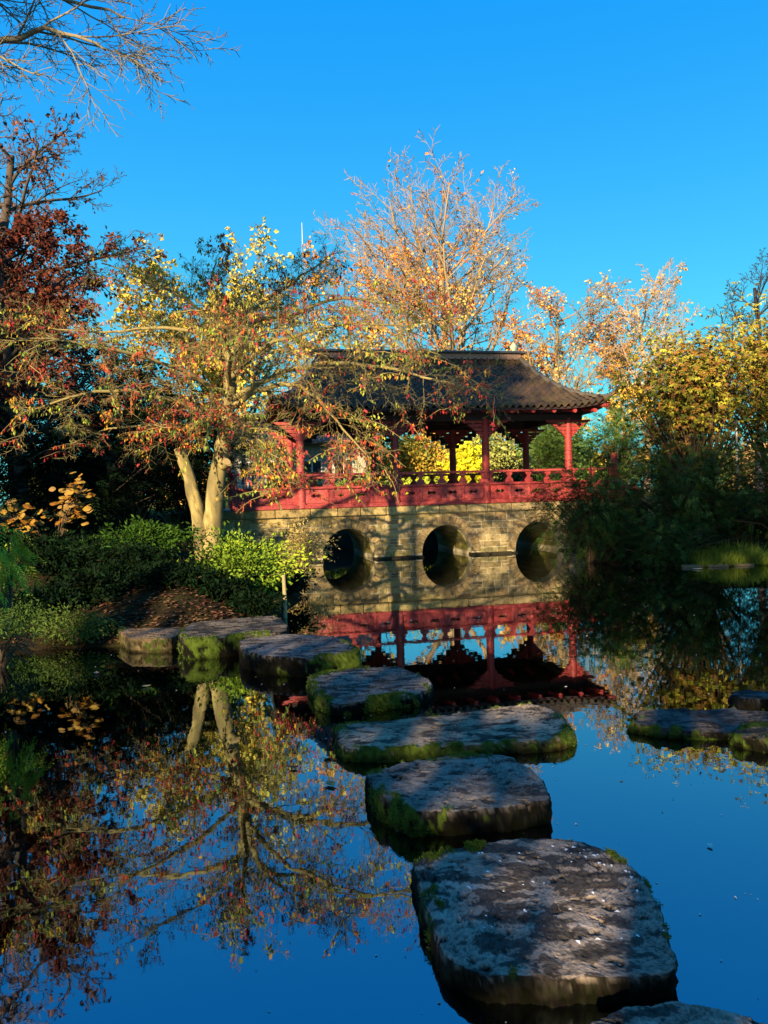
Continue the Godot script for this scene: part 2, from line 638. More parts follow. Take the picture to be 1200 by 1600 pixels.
# ------------------------------------------------------------------ the scene
func _ready() -> void:
	rng.seed = 20241
	noi.seed = 5
	noi.frequency = 0.01
	noi.fractal_octaves = 3
	noi2.seed = 11
	noi2.frequency = 0.01
	noi2.fractal_octaves = 4

	# camera
	var cam := Camera3D.new()
	cam.name = "camera"
	cam.fov = 67.38
	cam.near = 0.1
	cam.far = 2000.0
	add_child(cam)
	cam.position = Vector3(0, 2.0, 0)
	cam.basis = Basis(Vector3.RIGHT, -0.0233) * Basis(Vector3.BACK, -0.028)
	cam.current = true

	# sky, sun, exposure
	var sky_m := ProceduralSkyMaterial.new()
	sky_m.sky_top_color = lin(0.0, 0.113, 0.36).linear_to_srgb()
	sky_m.sky_horizon_color = lin(0.085, 0.46, 0.42).linear_to_srgb()
	sky_m.sky_curve = 0.158
	sky_m.ground_bottom_color = Color8(30, 34, 26)
	sky_m.ground_horizon_color = Color8(60, 70, 60)
	sky_m.sun_angle_max = 40.0
	sky_m.sun_curve = 0.3
	var sky := Sky.new()
	sky.sky_material = sky_m
	var env := Environment.new()
	env.background_mode = Environment.BG_SKY
	env.sky = sky
	env.background_energy_multiplier = 1.0
	env.tonemap_mode = Environment.TONE_MAPPER_LINEAR
	env.tonemap_exposure = 2.7
	env.sdfgi_enabled = true
	env.ssao_enabled = true
	env.ssil_enabled = true
	var we := WorldEnvironment.new()
	we.name = "world_environment"
	we.environment = env
	add_child(we)
	var sun := DirectionalLight3D.new()
	sun.name = "sun"
	sun.light_energy = 1.6
	sun.light_color = Color(1.0, 0.9, 0.73)
	sun.light_angular_distance = 0.5
	sun.shadow_enabled = true
	sun.sky_mode = DirectionalLight3D.SKY_MODE_LIGHT_AND_SKY
	add_child(sun)
	sun.basis = Basis.looking_at(Vector3(0.376, -0.34, -1.0).normalized())

	# materials
	var grain := noise_tex(0.03, 5, 3, 0.7, 1.0)
	var fine := noise_tex(0.09, 4, 8, 0.74, 1.0)
	var bumps := noise_tex(0.05, 5, 21, 0.0, 1.0)
	M.bark = mat(Color.WHITE, 0.9, grain, 3.0, bumps, 0.22)
	M.leaf = mat(Color.WHITE, 0.7)
	M.leaf.metallic_specular = 0.18
	M.leaf.backlight_enabled = true
	M.leaf.backlight = Color(0.5, 0.5, 0.5)
	M.bark.metallic_specular = 0.25
	M.stone = mat(Color.WHITE, 0.9, fine, 4.0, bumps, 0.16)
	var stain := ramp_tex(0.006, 6, 41, [[0.0, lin(0.40, 0.42, 0.26)], [0.28, lin(0.65, 0.62, 0.5)], [0.42, lin(0.95, 0.92, 0.85)], [0.64, lin(1, 1, 1)], [0.82, lin(0.72, 0.66, 0.56)], [1.0, lin(0.4, 0.36, 0.32)]])
	M.block = mat(Color.WHITE, 0.92, stain, 0.55, bumps, 0.4)
	M.block.uv1_scale = Vector3.ONE * 0.8
	M.mortar = mat(lin(0.56, 0.5, 0.37), 0.95, fine, 3.0, bumps, 0.2)
	var paint := ramp_tex(0.012, 6, 31, [[0.0, lin(0.10, 0.02, 0.018)], [0.28, lin(0.22, 0.017, 0.017)], [0.5, lin(0.32, 0.026, 0.024)], [0.68, lin(0.36, 0.05, 0.042)], [0.85, lin(0.2, 0.035, 0.03)], [1.0, lin(0.4, 0.14, 0.11)]])
	M.stone.metallic_specular = 0.2
	M.block.metallic_specular = 0.3
	M.red = mat(Color.WHITE, 0.6, paint, 0.9, bumps, 0.2)
	M.reds = []
	for t in [lin(1, 1, 1), lin(0.8, 0.75, 0.72), lin(1.0, 1.25, 1.2), lin(0.88, 0.7, 0.7), lin(0.68, 0.85, 0.8)]:
		M.reds.append(mat(t, 0.65, paint, 0.9, bumps, 0.2))
	var weather := ramp_tex(0.008, 6, 51, [[0.0, lin(0.6, 0.75, 0.35)], [0.35, lin(0.8, 0.75, 0.6)], [0.55, lin(1, 1, 1)], [0.75, lin(0.7, 0.6, 0.5)], [1.0, lin(1.6, 1.5, 1.2)]])
	M.dark_wood = mat(lin(0.035, 0.012, 0.01), 0.7, grain, 1.5, bumps, 0.15)
	M.tile = mat(Color.WHITE, 0.42, weather, 0.6, bumps, 0.5)
	M.ridge = mat(lin(0.34, 0.2, 0.14), 0.85, grain, 1.2)
	M.dark = mat(lin(0.07, 0.066, 0.07), 0.5, grain, 1.0)
	M.ground = mat(Color.WHITE, 0.95, grain, 0.7, bumps, 1.0)
	M.ground.metallic_specular = 0.1
	M.plaster = mat(lin(0.42, 0.37, 0.27), 0.9, grain, 0.5)
	M.plain = mat(Color.WHITE, 0.8, fine, 2.0)
	M.glass = mat(lin(0.03, 0.035, 0.04), 0.08)
	M.water = mat(lin(0.2, 0.26, 0.31), 0.015)
	M.water.metallic = 1.0
	var wn := FastNoiseLite.new()
	wn.frequency = 0.012
	wn.fractal_octaves = 3
	wn.seed = 4
	var wt := NoiseTexture2D.new()
	wt.width = 1024
	wt.height = 1024
	wt.seamless = true
	wt.as_normal_map = true
	wt.bump_strength = 1.2
	wt.noise = wn
	M.water.normal_enabled = true
	M.water.normal_texture = wt
	M.water.normal_scale = 0.055
	M.water.uv1_triplanar = true
	M.water.uv1_world_triplanar = true
	M.water.uv1_scale = Vector3.ONE * 0.35

	build_ground()
	build_bridge()
	build_pavilion()
	build_balustrade()
	build_stones()
	build_main_tree()
	build_left_bank()
	build_right_bank()
	build_behind()
	build_near_bank()
	build_small()

func build_ground() -> void:
	var xs := PackedFloat32Array([-900, -400, -200, -120, -70, -45])
	var x := -32.0
	while x <= 34.0:
		xs.append(x)
		x += 0.4
	for k in [45, 70, 120, 200, 400, 900]:
		xs.append(k)
	var zs := PackedFloat32Array([-1200, -600, -300, -180, -110, -80, -60])
	x = -50.0
	while x <= 16.0:
		zs.append(x)
		x += 0.4
	for k in [25, 50, 120, 300]:
		zs.append(k)
	var s := Shape.new()
	for z in zs:
		for xx in xs:
			var y := ground_y(xx, z)
			s.v.append(Vector3(xx, y, z))
			var a := noi2.get_noise_2d(xx * 40, z * 40)
			var b := noi2.get_noise_2d(xx * 200 + 70, z * 200)
			var col := lin(0.03, 0.022, 0.013).lerp(lin(0.05, 0.042, 0.018), smoothstep(-0.1, 0.5, b))
			if z < -33.0 or (xx > 4.0 and z < -24.0):
				col = lin(0.075, 0.11, 0.02).lerp(lin(0.14, 0.12, 0.03), smoothstep(-0.1, 0.4, a + b))
			s.c.append(col * (1.0 + 0.4 * a))
	var w := xs.size()
	for q in zs.size() - 1:
		for k in w - 1:
			var a := q * w + k
			s.i.append(a); s.i.append(a + 1); s.i.append(a + w)
			s.i.append(a + 1); s.i.append(a + w + 1); s.i.append(a + w)
	s.smooth()
	if s.n[0].y < 0.0:
		for k in range(0, s.i.size(), 3):
			var t := s.i[k + 1]
			s.i[k + 1] = s.i[k + 2]
			s.i[k + 2] = t
		s.smooth()
	put("ground", s, M.ground).set_meta("kind", "structure")
	var wm := PlaneMesh.new()
	wm.size = Vector2(46, 56)
	wm.subdivide_width = 4
	wm.subdivide_depth = 4
	put("water", wm, M.water, self, Vector3(1, 0, -13)).set_meta("kind", "structure")

# everything on the bridge shares this frame: x along the bridge, y up, z towards the near bank
func bridge_frame(o: Node3D) -> void:
	var u := Vector3(4.77, 0, -1.0).normalized()
	o.basis = Basis(u, Vector3.UP, u.cross(Vector3.UP))
	o.position = Vector3(-1.98, 0, -23.23)

const DECK := 1.62
const ARCHES := [0.9, 4.02, 7.1]

func arch(cx: float, r: float, top: float, n := 22) -> PackedVector2Array:
	var p := PackedVector2Array()
	p.append(Vector2(cx + r, -0.6))
	for k in n + 1:
		var a := PI * k / n
		p.append(Vector2(cx + r * cos(a), 0.12 + (top - 0.12) * sin(a)))
	p.append(Vector2(cx - r, -0.6))
	return p

func build_bridge() -> void:
	var o := thing("stone_bridge", "low yellowish stone bridge with three round arches under the red pavilion", "bridge")
	bridge_frame(o)
	var poly := PackedVector2Array([Vector2(11.5, -0.6), Vector2(11.5, DECK - 0.02), Vector2(-4.5, DECK - 0.02), Vector2(-4.5, -0.6)])
	for cx in ARCHES:
		poly.append_array([])
		var a := arch(cx, 0.81, 0.98)
		var b := PackedVector2Array(a)
		b.reverse()
		poly.append_array(b)
	var body := Shape.new()
	body.slab(poly, -0.012, -3.9, Color(0.9, 0.85, 0.7))
	put("wall_core", body, M.mortar, o)
	# the arch stones, a ring of wedges round each opening
	var nv := 0
	for cx in ARCHES:
		var cnt := 15
		for k in cnt:
			var w := PackedVector2Array()
			for g in [[0.815, 0.985, 0.055], [0.815, 0.985, 0.945], [1.09, 1.27, 0.955], [1.09, 1.27, 0.045]]:
				var a: float = PI * (k + g[2]) / cnt
				w.append(Vector2(cx + g[0] * cos(a), 0.12 + (g[1] - 0.12) * sin(a)))
			var s := Shape.new()
			s.slab(w, R(0.018, 0.04), -0.4, block_tone(w[0]).lerp(lin(0.24, 0.165, 0.085), 0.6), 0.014)
			piece("arch_stone", nv, s.mesh(), M.block, o)
			nv += 1
	# the vault inside each arch, stone by stone
	var nvs := 0
	for cx in ARCHES:
		for k in 13:
			for q in 5:
				var w := PackedVector2Array()
				for g in [[0.785, 0.955, 0.03], [0.785, 0.955, 0.97], [0.85, 1.02, 0.97], [0.85, 1.02, 0.03]]:
					var a: float = PI * (k + g[2]) / 13.0
					w.append(Vector2(cx + g[0] * cos(a), 0.12 + (g[1] - 0.12) * sin(a)))
				var s := Shape.new()
				var low := 1.0 - absf(k - 6.0) / 6.0
				s.slab(w, -0.42 - q * 0.69, -1.09 - q * 0.69, block_tone(Vector2(9, 1)).lerp(lin(0.2, 0.22, 0.03), 0.7 * (1.0 - low) * R(0.4, 1.0)), 0.012)
				piece("vault_stone", nvs, s.mesh(), M.block, o)
				nvs += 1
	# squared stones in uneven courses, cut round the arch rings
	var rings := []
	for cx in ARCHES:
		var big := PackedVector2Array()
		big.append(Vector2(cx + 1.1, -0.6))
		for k in 25:
			var a := PI * k / 24
			big.append(Vector2(cx + 1.1 * cos(a), 0.12 + 1.165 * sin(a)))
		big.append(Vector2(cx - 1.1, -0.6))
		rings.append(big)
	var nb := 0
	var y := -0.2
	var row := 0
	while y < DECK - 0.3:
		var hh := R(0.15, 0.23)
		if y + hh > DECK - 0.36:
			hh = DECK - 0.27 - y
		var x := -4.2 + R(0, 0.3)
		while x < 10.8:
			var ww := R(0.22, 0.62)
			var cuts := [[y, hh]]
			if rng.randf() < 0.16 and hh > 0.17:
				cuts = [[y, hh * 0.5], [y + hh * 0.5, hh * 0.5]]
			for ct in cuts:
				var g := 0.014
				var polys := [PackedVector2Array([Vector2(x + g, ct[0] + g), Vector2(x + ww - g, ct[0] + g), Vector2(x + ww - g, ct[0] + ct[1] - g), Vector2(x + g, ct[0] + ct[1] - g)])]
				for b in rings:
					var nxt := []
					for p in polys:
						nxt.append_array(Geometry2D.clip_polygons(p, b))
					polys = nxt
				for p in polys:
					var area := 0.0
					for k in p.size():
						area += p[k].cross(p[(k + 1) % p.size()]) * 0.5
					if absf(area) < 0.008:
						continue
					var s := Shape.new()
					s.slab(p, R(0.002, 0.016), -0.3, block_tone(p[0]), 0.012)
					piece("stone_block", nb, s.mesh(), M.block, o)
					nb += 1
			x += ww
		y += hh
		row += 1
	# wet footing course that just breaks the water at each pier
	var nf := 0
	for span in [[-4.4, 0.12], [1.68, 3.24], [4.80, 6.32], [7.88, 11.4]]:
		var fx: float = span[0]
		while fx < span[1] - 0.04:
			var fw := minf(R(0.45, 0.8), span[1] - fx)
			var fs := Shape.new()
			fs.box(Vector3(fx + fw * 0.5, -0.1, -0.07), Vector3(fw - 0.01, 0.32 + R(-0.02, 0.03), 0.46 + R(-0.03, 0.05)), lin(0.028, 0.025, 0.016) * R(0.7, 1.4), 0.03)
			piece("footing_stone", nf, fs.mesh(), M.block, o)
			nf += 1
			fx += fw
	# coping of longer stones under the balustrade
	var x := -4.3
	var nc := 0
	while x < 11.2:
		var ww := R(0.7, 1.15)
		var s := Shape.new()
		s.box(Vector3(x + ww * 0.5, DECK - 0.13, -0.2 + R(0.05, 0.07)), Vector3(ww - 0.015, 0.245, 0.5), block_tone(Vector2(x, 9)), 0.02)
		piece("coping_stone", nc, s.mesh(), M.block, o)
		nc += 1
		x += ww
	var deck := Shape.new()
	deck.box(Vector3(3.5, DECK - 0.01, -2.1), Vector3(15.5, 0.06, 3.5), Color(0.3, 0.27, 0.22))
	put("deck", deck, M.plain, o)

func block_tone(p: Vector2) -> Color:
	var t := rng.randf()
	var c := lin(0.42, 0.315, 0.135)
	if t < 0.25:
		c = lin(0.33, 0.24, 0.1)
	elif t < 0.42:
		c = lin(0.21, 0.165, 0.095)
	elif t < 0.54:
		c = lin(0.33, 0.2, 0.09)
	if p.x > 4.6:
		c = c.lerp(lin(0.2, 0.165, 0.115), 0.45)
	if p.y > 0.0 and p.y < 0.35:
		c = c.lerp(lin(0.2, 0.21, 0.06), 0.35)
	if p.y < 0.05:
		c = c.lerp(lin(0.04, 0.04, 0.03), 0.7)
	return c * R(0.6, 1.1)

const COLS := [-0.5, 2.42, 5.36, 8.18]

func roof_pt(side: int, u: float, v: float) -> Vector3:
	# side 0 front, 1 right, 2 back, 3 left; u along the eave, v from eave to ridge
	var e := [Vector3(-1.35, 0, 1.05), Vector3(9.03, 0, 1.05), Vector3(9.03, 0, -4.65), Vector3(-1.35, 0, -4.65)]
	var ra := Vector3(0.4, 0, -1.8)
	var rb := Vector3(7.25, 0, -1.8)
	var a: Vector3 = e[side]
	var b: Vector3 = e[(side + 1) % 4]
	var ta: Vector3 = [ra, rb, rb, ra][side]
	var tb: Vector3 = [rb, rb, ra, ra][side]
	var p := a.lerp(ta, v).lerp(b.lerp(tb, v), u)
	var f := absf(2.0 * u - 1.0)
	p.y = 4.52 + 1.95 * (0.38 * v + 0.62 * v * v) + 0.24 * pow(f, 7.0) * pow(1.0 - v, 2.0)
	return p

func build_pavilion() -> void:
	var o := thing("pavilion", "open red timber pavilion with a curved dark tiled roof on the bridge", "pavilion")
	bridge_frame(o)
	# columns, front and back rows
	for row in [0.0, -3.55]:
		for cx in COLS:
			var s := Shape.new()
			var prof := [[DECK + 0.0, 0.16], [DECK + 0.1, 0.16], [DECK + 0.16, 0.125], [3.0, 0.122], [4.3, 0.112]]
			if row == 0.0:
				prof = [[DECK + 0.02, 0.17], [DECK + 0.12, 0.165], [DECK + 0.2, 0.128], [3.0, 0.124], [4.3, 0.113]]
			var pts := PackedVector3Array()
			var rad := PackedFloat32Array()
			for p in prof:
				pts.append(Vector3(cx, p[0], row))
				rad.append(p[1])
			s.tube(pts, rad, 18, Color.WHITE)
			var col := put("column", s, M.red, o)
			# stepped fret brackets left and right of the column head
			for sg in [-1.0, 1.0]:
				var br := Shape.new()
				for st in [[4.19, 0.78, 0.085], [4.07, 0.58, 0.1], [3.95, 0.42, 0.1], [3.83, 0.30, 0.1], [3.72, 0.2, 0.09]]:
					var w: float = st[1]
					br.slab(PackedVector2Array([Vector2(cx + sg * 0.1, st[0] - st[2] * 0.5), Vector2(cx + sg * (w - 0.1), st[0] - st[2] * 0.5), Vector2(cx + sg * w, st[0] + st[2] * 0.3), Vector2(cx + sg * w, st[0] + st[2] * 0.5), Vector2(cx + sg * 0.1, st[0] + st[2] * 0.5)]), row + 0.05, row - 0.05, Color.WHITE, 0.008)
				for st in [[4.13, 0.55], [4.01, 0.38], [3.89, 0.26], [3.77, 0.17]]:
					br.box(Vector3(cx + sg * st[1] * 0.72, st[0], row), Vector3(0.07, 0.09, 0.07))
				put("bracket", br, M.red, col)
	# lattice transom on the back row: a stepped board pierced by small holes
	for b in 3:
		var x0: float = COLS[b]
		var x1: float = COLS[b + 1]
		var s := Shape.new()
		var nx := 16
		for k in nx:
			for q in 5:
				var t := absf((k + 0.5) / nx - 0.5) * 2.0
				var depth := 1 + int(4.99 * pow(t, 1.4))
				if q >= depth:
					continue
				var w := (x1 - x0 - 0.2) / nx
				var cx := x0 + 0.1 + w * (k + 0.5)
				var cy := 4.18 - q * 0.135
				s.box(Vector3(cx, cy + 0.026, -3.55), Vector3(w, 0.085, 0.05), Color.WHITE, 0.004)
				s.box(Vector3(cx - w * 0.34, cy - 0.02, -3.551), Vector3(w * 0.36, 0.1, 0.048), Color.WHITE, 0.004)
				if (k + q) % 3 != 0:
					s.box(Vector3(cx + w * 0.1, cy - 0.02, -3.552), Vector3(w * 0.6, 0.1, 0.044), Color.WHITE, 0.004)
		put("lattice_transom", s, M.dark_wood, o)
	# beams
	for row in [0.0, -3.55]:
		for yy in [[4.33, 0.2, 0.2], [4.5, 0.11, 0.28]]:
			var s := Shape.new()
			s.box(Vector3(3.84, yy[0], row), Vector3(9.6, yy[1], yy[2]))
			put("long_beam", s, M.dark_wood, o)
	for cx in COLS:
		var s := Shape.new()
		s.box(Vector3(cx, 4.36, -1.775), Vector3(0.18, 0.24, 3.35))
		put("cross_beam", s, M.dark_wood, o)
	# rafters under the eaves
	var k := 0
	for row in 2:
		for q in 15:
			var x := -1.0 + q * 0.69
			var s := Shape.new()
			var z0 := 0.98 if row == 0 else -4.58
			var z1 := -0.6 if row == 0 else -2.9
			s.tube(PackedVector3Array([Vector3(x, 4.7, z1), Vector3(x, 4.43, z0)]), PackedFloat32Array([0.065, 0.065]), 10, Color.WHITE, true)
			piece("rafter", k, s.mesh(), M.red, o)
			k += 1
	# roof: boarding, tiles, hip and main ridges
	var roof := Node3D.new()
	roof.name = "roof"
	o.add_child(roof)
	var board := Shape.new()
	for sd in 4:
		for a in 24:
			for b in 12:
				var q := []
				for w in [[0, 0], [1, 0], [1, 1], [0, 1]]:
					q.append(roof_pt(sd, (a + w[0]) / 24.0, (b + w[1]) / 12.0))
				var mid: Vector3 = (q[0] + q[1] + q[2] + q[3]) * 0.25
				board.quad(q[0], q[1], q[2], q[3], Vector3(0, 1, 0) + (mid - Vector3(3.84, mid.y, -1.8)) * 0.05, Color(0.5, 0.5, 0.5))
				var dn := Vector3(0, -0.07, 0)
				board.quad(q[0] + dn, q[1] + dn, q[2] + dn, q[3] + dn, Vector3(0, -1, 0), Color.WHITE)
				if b == 0:
					board.quad(q[0], q[1], q[1] + dn, q[0] + dn, mid - Vector3(3.84, mid.y, -1.8), Color.WHITE)
	put("roof_boarding", board, M.dark_wood, roof)
	build_tiles(roof)
	# main ridge: plastered band with a dark capping
	var rs := Shape.new()
	rs.box(Vector3(3.83, 6.56, -1.8), Vector3(6.95, 0.2, 0.26), Color.WHITE)
	put("ridge_band", rs, M.ridge, roof)
	rs = Shape.new()
	rs.box(Vector3(3.83, 6.7, -1.8), Vector3(7.35, 0.08, 0.44), Color.WHITE, 0.02)
	put("ridge_cap", rs, M.dark, roof)
	for x in [0.55, 7.1]:
		var f := Shape.new()
		var pts := PackedVector3Array()
		var rad := PackedFloat32Array()
		for p in [[0.0, 0.1], [0.04, 0.1], [0.06, 0.06], [0.1, 0.11], [0.17, 0.13], [0.24, 0.1], [0.28, 0.04], [0.33, 0.015]]:
			pts.append(Vector3(x, 6.74 + p[0], -1.8))
			rad.append(p[1])
		f.tube(pts, rad, 14, lin(0.5, 0.62, 0.4))
		put("finial", f, M.plain, roof)
	for sd in 4:
		var s := Shape.new()
		var pts := PackedVector3Array()
		var rad := PackedFloat32Array()
		for q in 15:
			var v := 1.0 - q / 14.0
			var p := roof_pt(sd, 1.0, v)
			pts.append(p + Vector3(0, 0.07, 0))
			rad.append(0.095)
		var e := pts[14] - pts[13]
		pts.append(pts[14] + Vector3(e.x, 0.0, e.z).normalized() * 0.16 + Vector3(0, 0.09, 0))
		rad.append(0.075)
		pts.append(pts[14] + Vector3(e.x, 0.0, e.z).normalized() * 0.3 + Vector3(0, 0.2, 0))
		rad.append(0.03)
		s.tube(pts, rad, 8, lin(0.1, 0.085, 0.065))
		put("hip_ridge", s, M.tile, roof)
		s = Shape.new()
		var c0 := roof_pt(sd, 1.0, 0.35) - Vector3(0, 0.2, 0)
		var c1 := roof_pt(sd, 1.0, 0.0) - Vector3(0, 0.17, 0)
		s.tube(PackedVector3Array([c0, c0.lerp(c1, 0.6) - Vector3(0, 0.03, 0), c1 + (c1 - c0).normalized() * 0.05]), PackedFloat32Array([0.09, 0.09, 0.07]), 6, Color.WHITE, true)
		put("hip_rafter", s, M.red, roof)

func tile_shape(w: float, l: float, tone: Color) -> ArrayMesh:
	# one curved pan tile: x across, z down the slope, thick rolled edge
	var s := Shape.new()
	var n := 8
	for k in n:
		var q := []
		for e in [k, k + 1]:
			var t: float = float(e) / n
			var x := (t - 0.5) * w
			var y := 0.11 * pow(0.5 + 0.5 * cos(t * TAU), 1.2)
			q.append(Vector3(x, y, 0))
		var up := Vector3(0, 0.045, 0)
		var dn := Vector3(0, 0, l)
		s.quad(q[0], q[1], q[1] + dn + up, q[0] + dn + up, Vector3.UP, tone)
		s.quad(q[0] + dn + up, q[1] + dn + up, q[1] + dn - up * 0.3, q[0] + dn - up * 0.3, Vector3.BACK, tone)
	return s.mesh()

func build_tiles(roof: Node3D) -> void:
	var tones := [lin(0.068, 0.046, 0.026), lin(0.08, 0.054, 0.03), lin(0.056, 0.04, 0.026), lin(0.075, 0.058, 0.024), lin(0.092, 0.062, 0.034)]
	var tw := 0.225
	var meshes := []
	for t in tones:
		meshes.append(tile_shape(tw + 0.012, 0.36, t))
	var spots := []
	for sd in 4:
		var e0 := roof_pt(sd, 0, 0)
		var e1 := roof_pt(sd, 1, 0)
		e0.y = 0
		e1.y = 0
		var along := (e1 - e0).normalized()
		var width := e0.distance_to(e1)
		var cols := int(width / tw)
		var rows := 13
		for r in rows:
			var v0 := float(r) / rows
			var v1 := float(r + 1) / rows
			for c in cols:
				var d := (c + 0.5) * width / cols
				var l0 := (roof_pt(sd, 0, v0) - e0).dot(along)
				var l1 := (roof_pt(sd, 1, v0) - e0).dot(along)
				var m0 := (roof_pt(sd, 0, v1) - e0).dot(along)
				var m1 := (roof_pt(sd, 1, v1) - e0).dot(along)
				if d < (l0 + m0) * 0.5 or d > (l1 + m1) * 0.5:
					continue
				var p0 := roof_pt(sd, clampf((d - l0) / (l1 - l0), 0, 1), v0)
				var p1 := roof_pt(sd, clampf((d - m0) / maxf(m1 - m0, 0.01), 0, 1), v1)
				var down := (p0 - p1).normalized()
				var up := down.cross(along).normalized()
				if up.y < 0.0:
					up = -up
				var b := Basis(up.cross(down).normalized(), up, down)
				var at := p1 + up * (0.012 + R(-0.004, 0.004)) + down * (p0.distance_to(p1) - 0.33)
				if r == 0:
					at += down * 0.05
				spots.append([Transform3D(b.rotated(up, R(-0.02, 0.02)), at), sd == 0 and p0.x > 3.6])
	var k := 0
	var rest := Shape.new()
	var arrs := []
	for m in meshes:
		arrs.append(m.surface_get_arrays(0))
	for sp in spots:
		var t := rng.randi() % tones.size()
		if sp[1] and k < 300:
			var o := piece("roof_tile", k, meshes[t], M.tile, roof)
			o.transform = sp[0]
			k += 1
		else:
			var a = arrs[t]
			var off := rest.v.size()
			for p in a[Mesh.ARRAY_VERTEX]:
				rest.v.append(sp[0] * p)
			for p in a[Mesh.ARRAY_NORMAL]:
				rest.n.append(sp[0].basis * p)
			rest.c.append_array(a[Mesh.ARRAY_COLOR])
			for p in a[Mesh.ARRAY_INDEX]:
				rest.i.append(p + off)
	stuff(put("roof_tiling", rest, M.tile, roof))

func build_balustrade() -> void:
	for row in [0, 1]:
		var z := 0.03 if row == 0 else -3.58
		var o := thing("balustrade", "red timber balustrade with pierced panels along the water side of the bridge" if row == 0 else "red balustrade on the far side of the bridge, seen between the columns", "balustrade")
		bridge_frame(o)
		var x0 := -2.5
		var x1 := 9.75
		var s := Shape.new()
		s.box(Vector3((x0 + x1) * 0.5, DECK + 0.06, z + 0.02), Vector3(x1 - x0, 0.12, 0.18))
		put("bottom_rail", s, M.red, o)
		s = Shape.new()
		s.box(Vector3((x0 + x1) * 0.5, 2.24, z + 0.012), Vector3(x1 - x0, 0.075, 0.13))
		put("middle_rail", s, M.red, o)
		s = Shape.new()
		s.box(Vector3((-1.0 + x1) * 0.5, 2.63, z + 0.0), Vector3(x1 + 1.0, 0.075, 0.14), Color.WHITE, 0.025)
		put("handrail", s, M.red, o)
		var edges := [-2.5, -0.5, 2.42, 5.36, 8.18, 9.75]
		for b in 5:
			var a0: float = edges[b] + (0.1 if b > 0 else 0.0)
			var a1: float = edges[b + 1] - 0.1
			var n := 4 if b > 0 and b < 4 else (3 if b == 0 else 2)
			var w := (a1 - a0) / n
			for k in n:
				var cx := a0 + w * (k + 0.5)
				# panel built of the boards round its cut-out, in a frame
				s = Shape.new()
				var yb := DECK + 0.12
				var yt := 2.205
				var hy := (yb + yt) * 0.5 + 0.03
				var hw := 0.15
				var hh := 0.055
				var zz := z - 0.005
				s.box(Vector3(cx, (yb + hy - hh) * 0.5, zz), Vector3(w - 0.01, hy - hh - yb, 0.035), Color.WHITE, 0.004)
				s.box(Vector3(cx, (yt + hy + hh) * 0.5, zz), Vector3(w - 0.01, yt - hy - hh, 0.035), Color.WHITE, 0.004)
				for sg in [-1.0, 1.0]:
					s.box(Vector3(cx + sg * (w * 0.25 + hw * 0.5), hy, zz - 0.001), Vector3(w * 0.5 - hw - 0.01, hh * 2.0, 0.033), Color.WHITE, 0.002)
					s.box(Vector3(cx + sg * hw * 0.95, hy + hh * 0.75, zz - 0.002), Vector3(hw * 0.4, hh * 0.7, 0.03), Color.WHITE, 0.002)
					s.box(Vector3(cx + sg * hw * 0.95, hy - hh * 0.75, zz - 0.002), Vector3(hw * 0.4, hh * 0.7, 0.03), Color.WHITE, 0.002)
				s.box(Vector3(cx, hy + hh * 0.9, zz - 0.003), Vector3(0.09, 0.03, 0.03), Color.WHITE, 0.002)
				s.box(Vector3(cx, hy - hh * 0.9, zz - 0.003), Vector3(0.09, 0.03, 0.03), Color.WHITE, 0.002)
				put("panel", s, M.red, o)
				if k > 0 or b == 0:
					s = Shape.new()
					s.box(Vector3(a0 + w * k, (yb + yt) * 0.5, z + 0.014), Vector3(0.085, yt - yb - 0.004, 0.05), Color.WHITE, 0.008)
					put("stile", s, M.red, o)
				s = Shape.new()
				s.box(Vector3(cx, yb + 0.045, z + 0.012), Vector3(w - 0.09, 0.03, 0.04), Color.WHITE, 0.006)
				put("moulding", s, M.red, o)
			if b > 0:
				for k in n + 1:
					var cx := a0 + w * k
					var pr := PackedVector2Array()
					var half := [[2.28, 0.13], [2.33, 0.135], [2.39, 0.1], [2.44, 0.05], [2.47, 0.045], [2.5, 0.07], [2.54, 0.1], [2.59, 0.1]]
					for h in half:
						pr.append(Vector2(cx + h[1], h[0]))
					half.reverse()
					for h in half:
						pr.append(Vector2(cx - h[1], h[0]))
					s = Shape.new()
					s.slab(pr, z + 0.03, z - 0.03, Color.WHITE, 0.008)
					put("baluster", s, M.red, o)
		for px in [-2.5, 9.78]:
			s = Shape.new()
			s.box(Vector3(px, 2.1 if px < 0 else 2.27, z), Vector3(0.18, 0.94 if px < 0 else 1.3, 0.18), Color.WHITE, 0.02)
			put("end_post", s, M.red, o)
			s = Shape.new()
			s.tube(PackedVector3Array([Vector3(px, 2.92, z), Vector3(px, 2.95, z), Vector3(px, 3.02, z), Vector3(px, 3.1, z), Vector3(px, 3.14, z)]) if px > 0 else PackedVector3Array([Vector3(px, 2.57, z), Vector3(px, 2.6, z), Vector3(px, 2.66, z), Vector3(px, 2.73, z), Vector3(px, 2.77, z)]), PackedFloat32Array([0.06, 0.1, 0.11, 0.09, 0.02]), 12, Color.WHITE)
			put("post_knob", s, M.red, o)
		# scrolled end boards that step down to the path
		s = Shape.new()
		var sc := PackedVector2Array([Vector2(9.88, DECK), Vector2(9.88, 2.5)])
		for k in 9:
			var a := PI * 0.5 * (1.0 - k / 8.0)
			sc.append(Vector2(10.1 + 0.65 * cos(a), 1.72 + 0.38 * sin(a)))
		sc.append(Vector2(10.75, DECK))
		s.slab(sc, z + 0.05, z - 0.05, Color.WHITE, 0.012)
		put("scroll_board", s, M.red, o)

func V2(a: Array) -> Array:
	var o := []
	for k in range(0, a.size(), 2):
		o.append(Vector2(a[k], a[k + 1]))
	return o

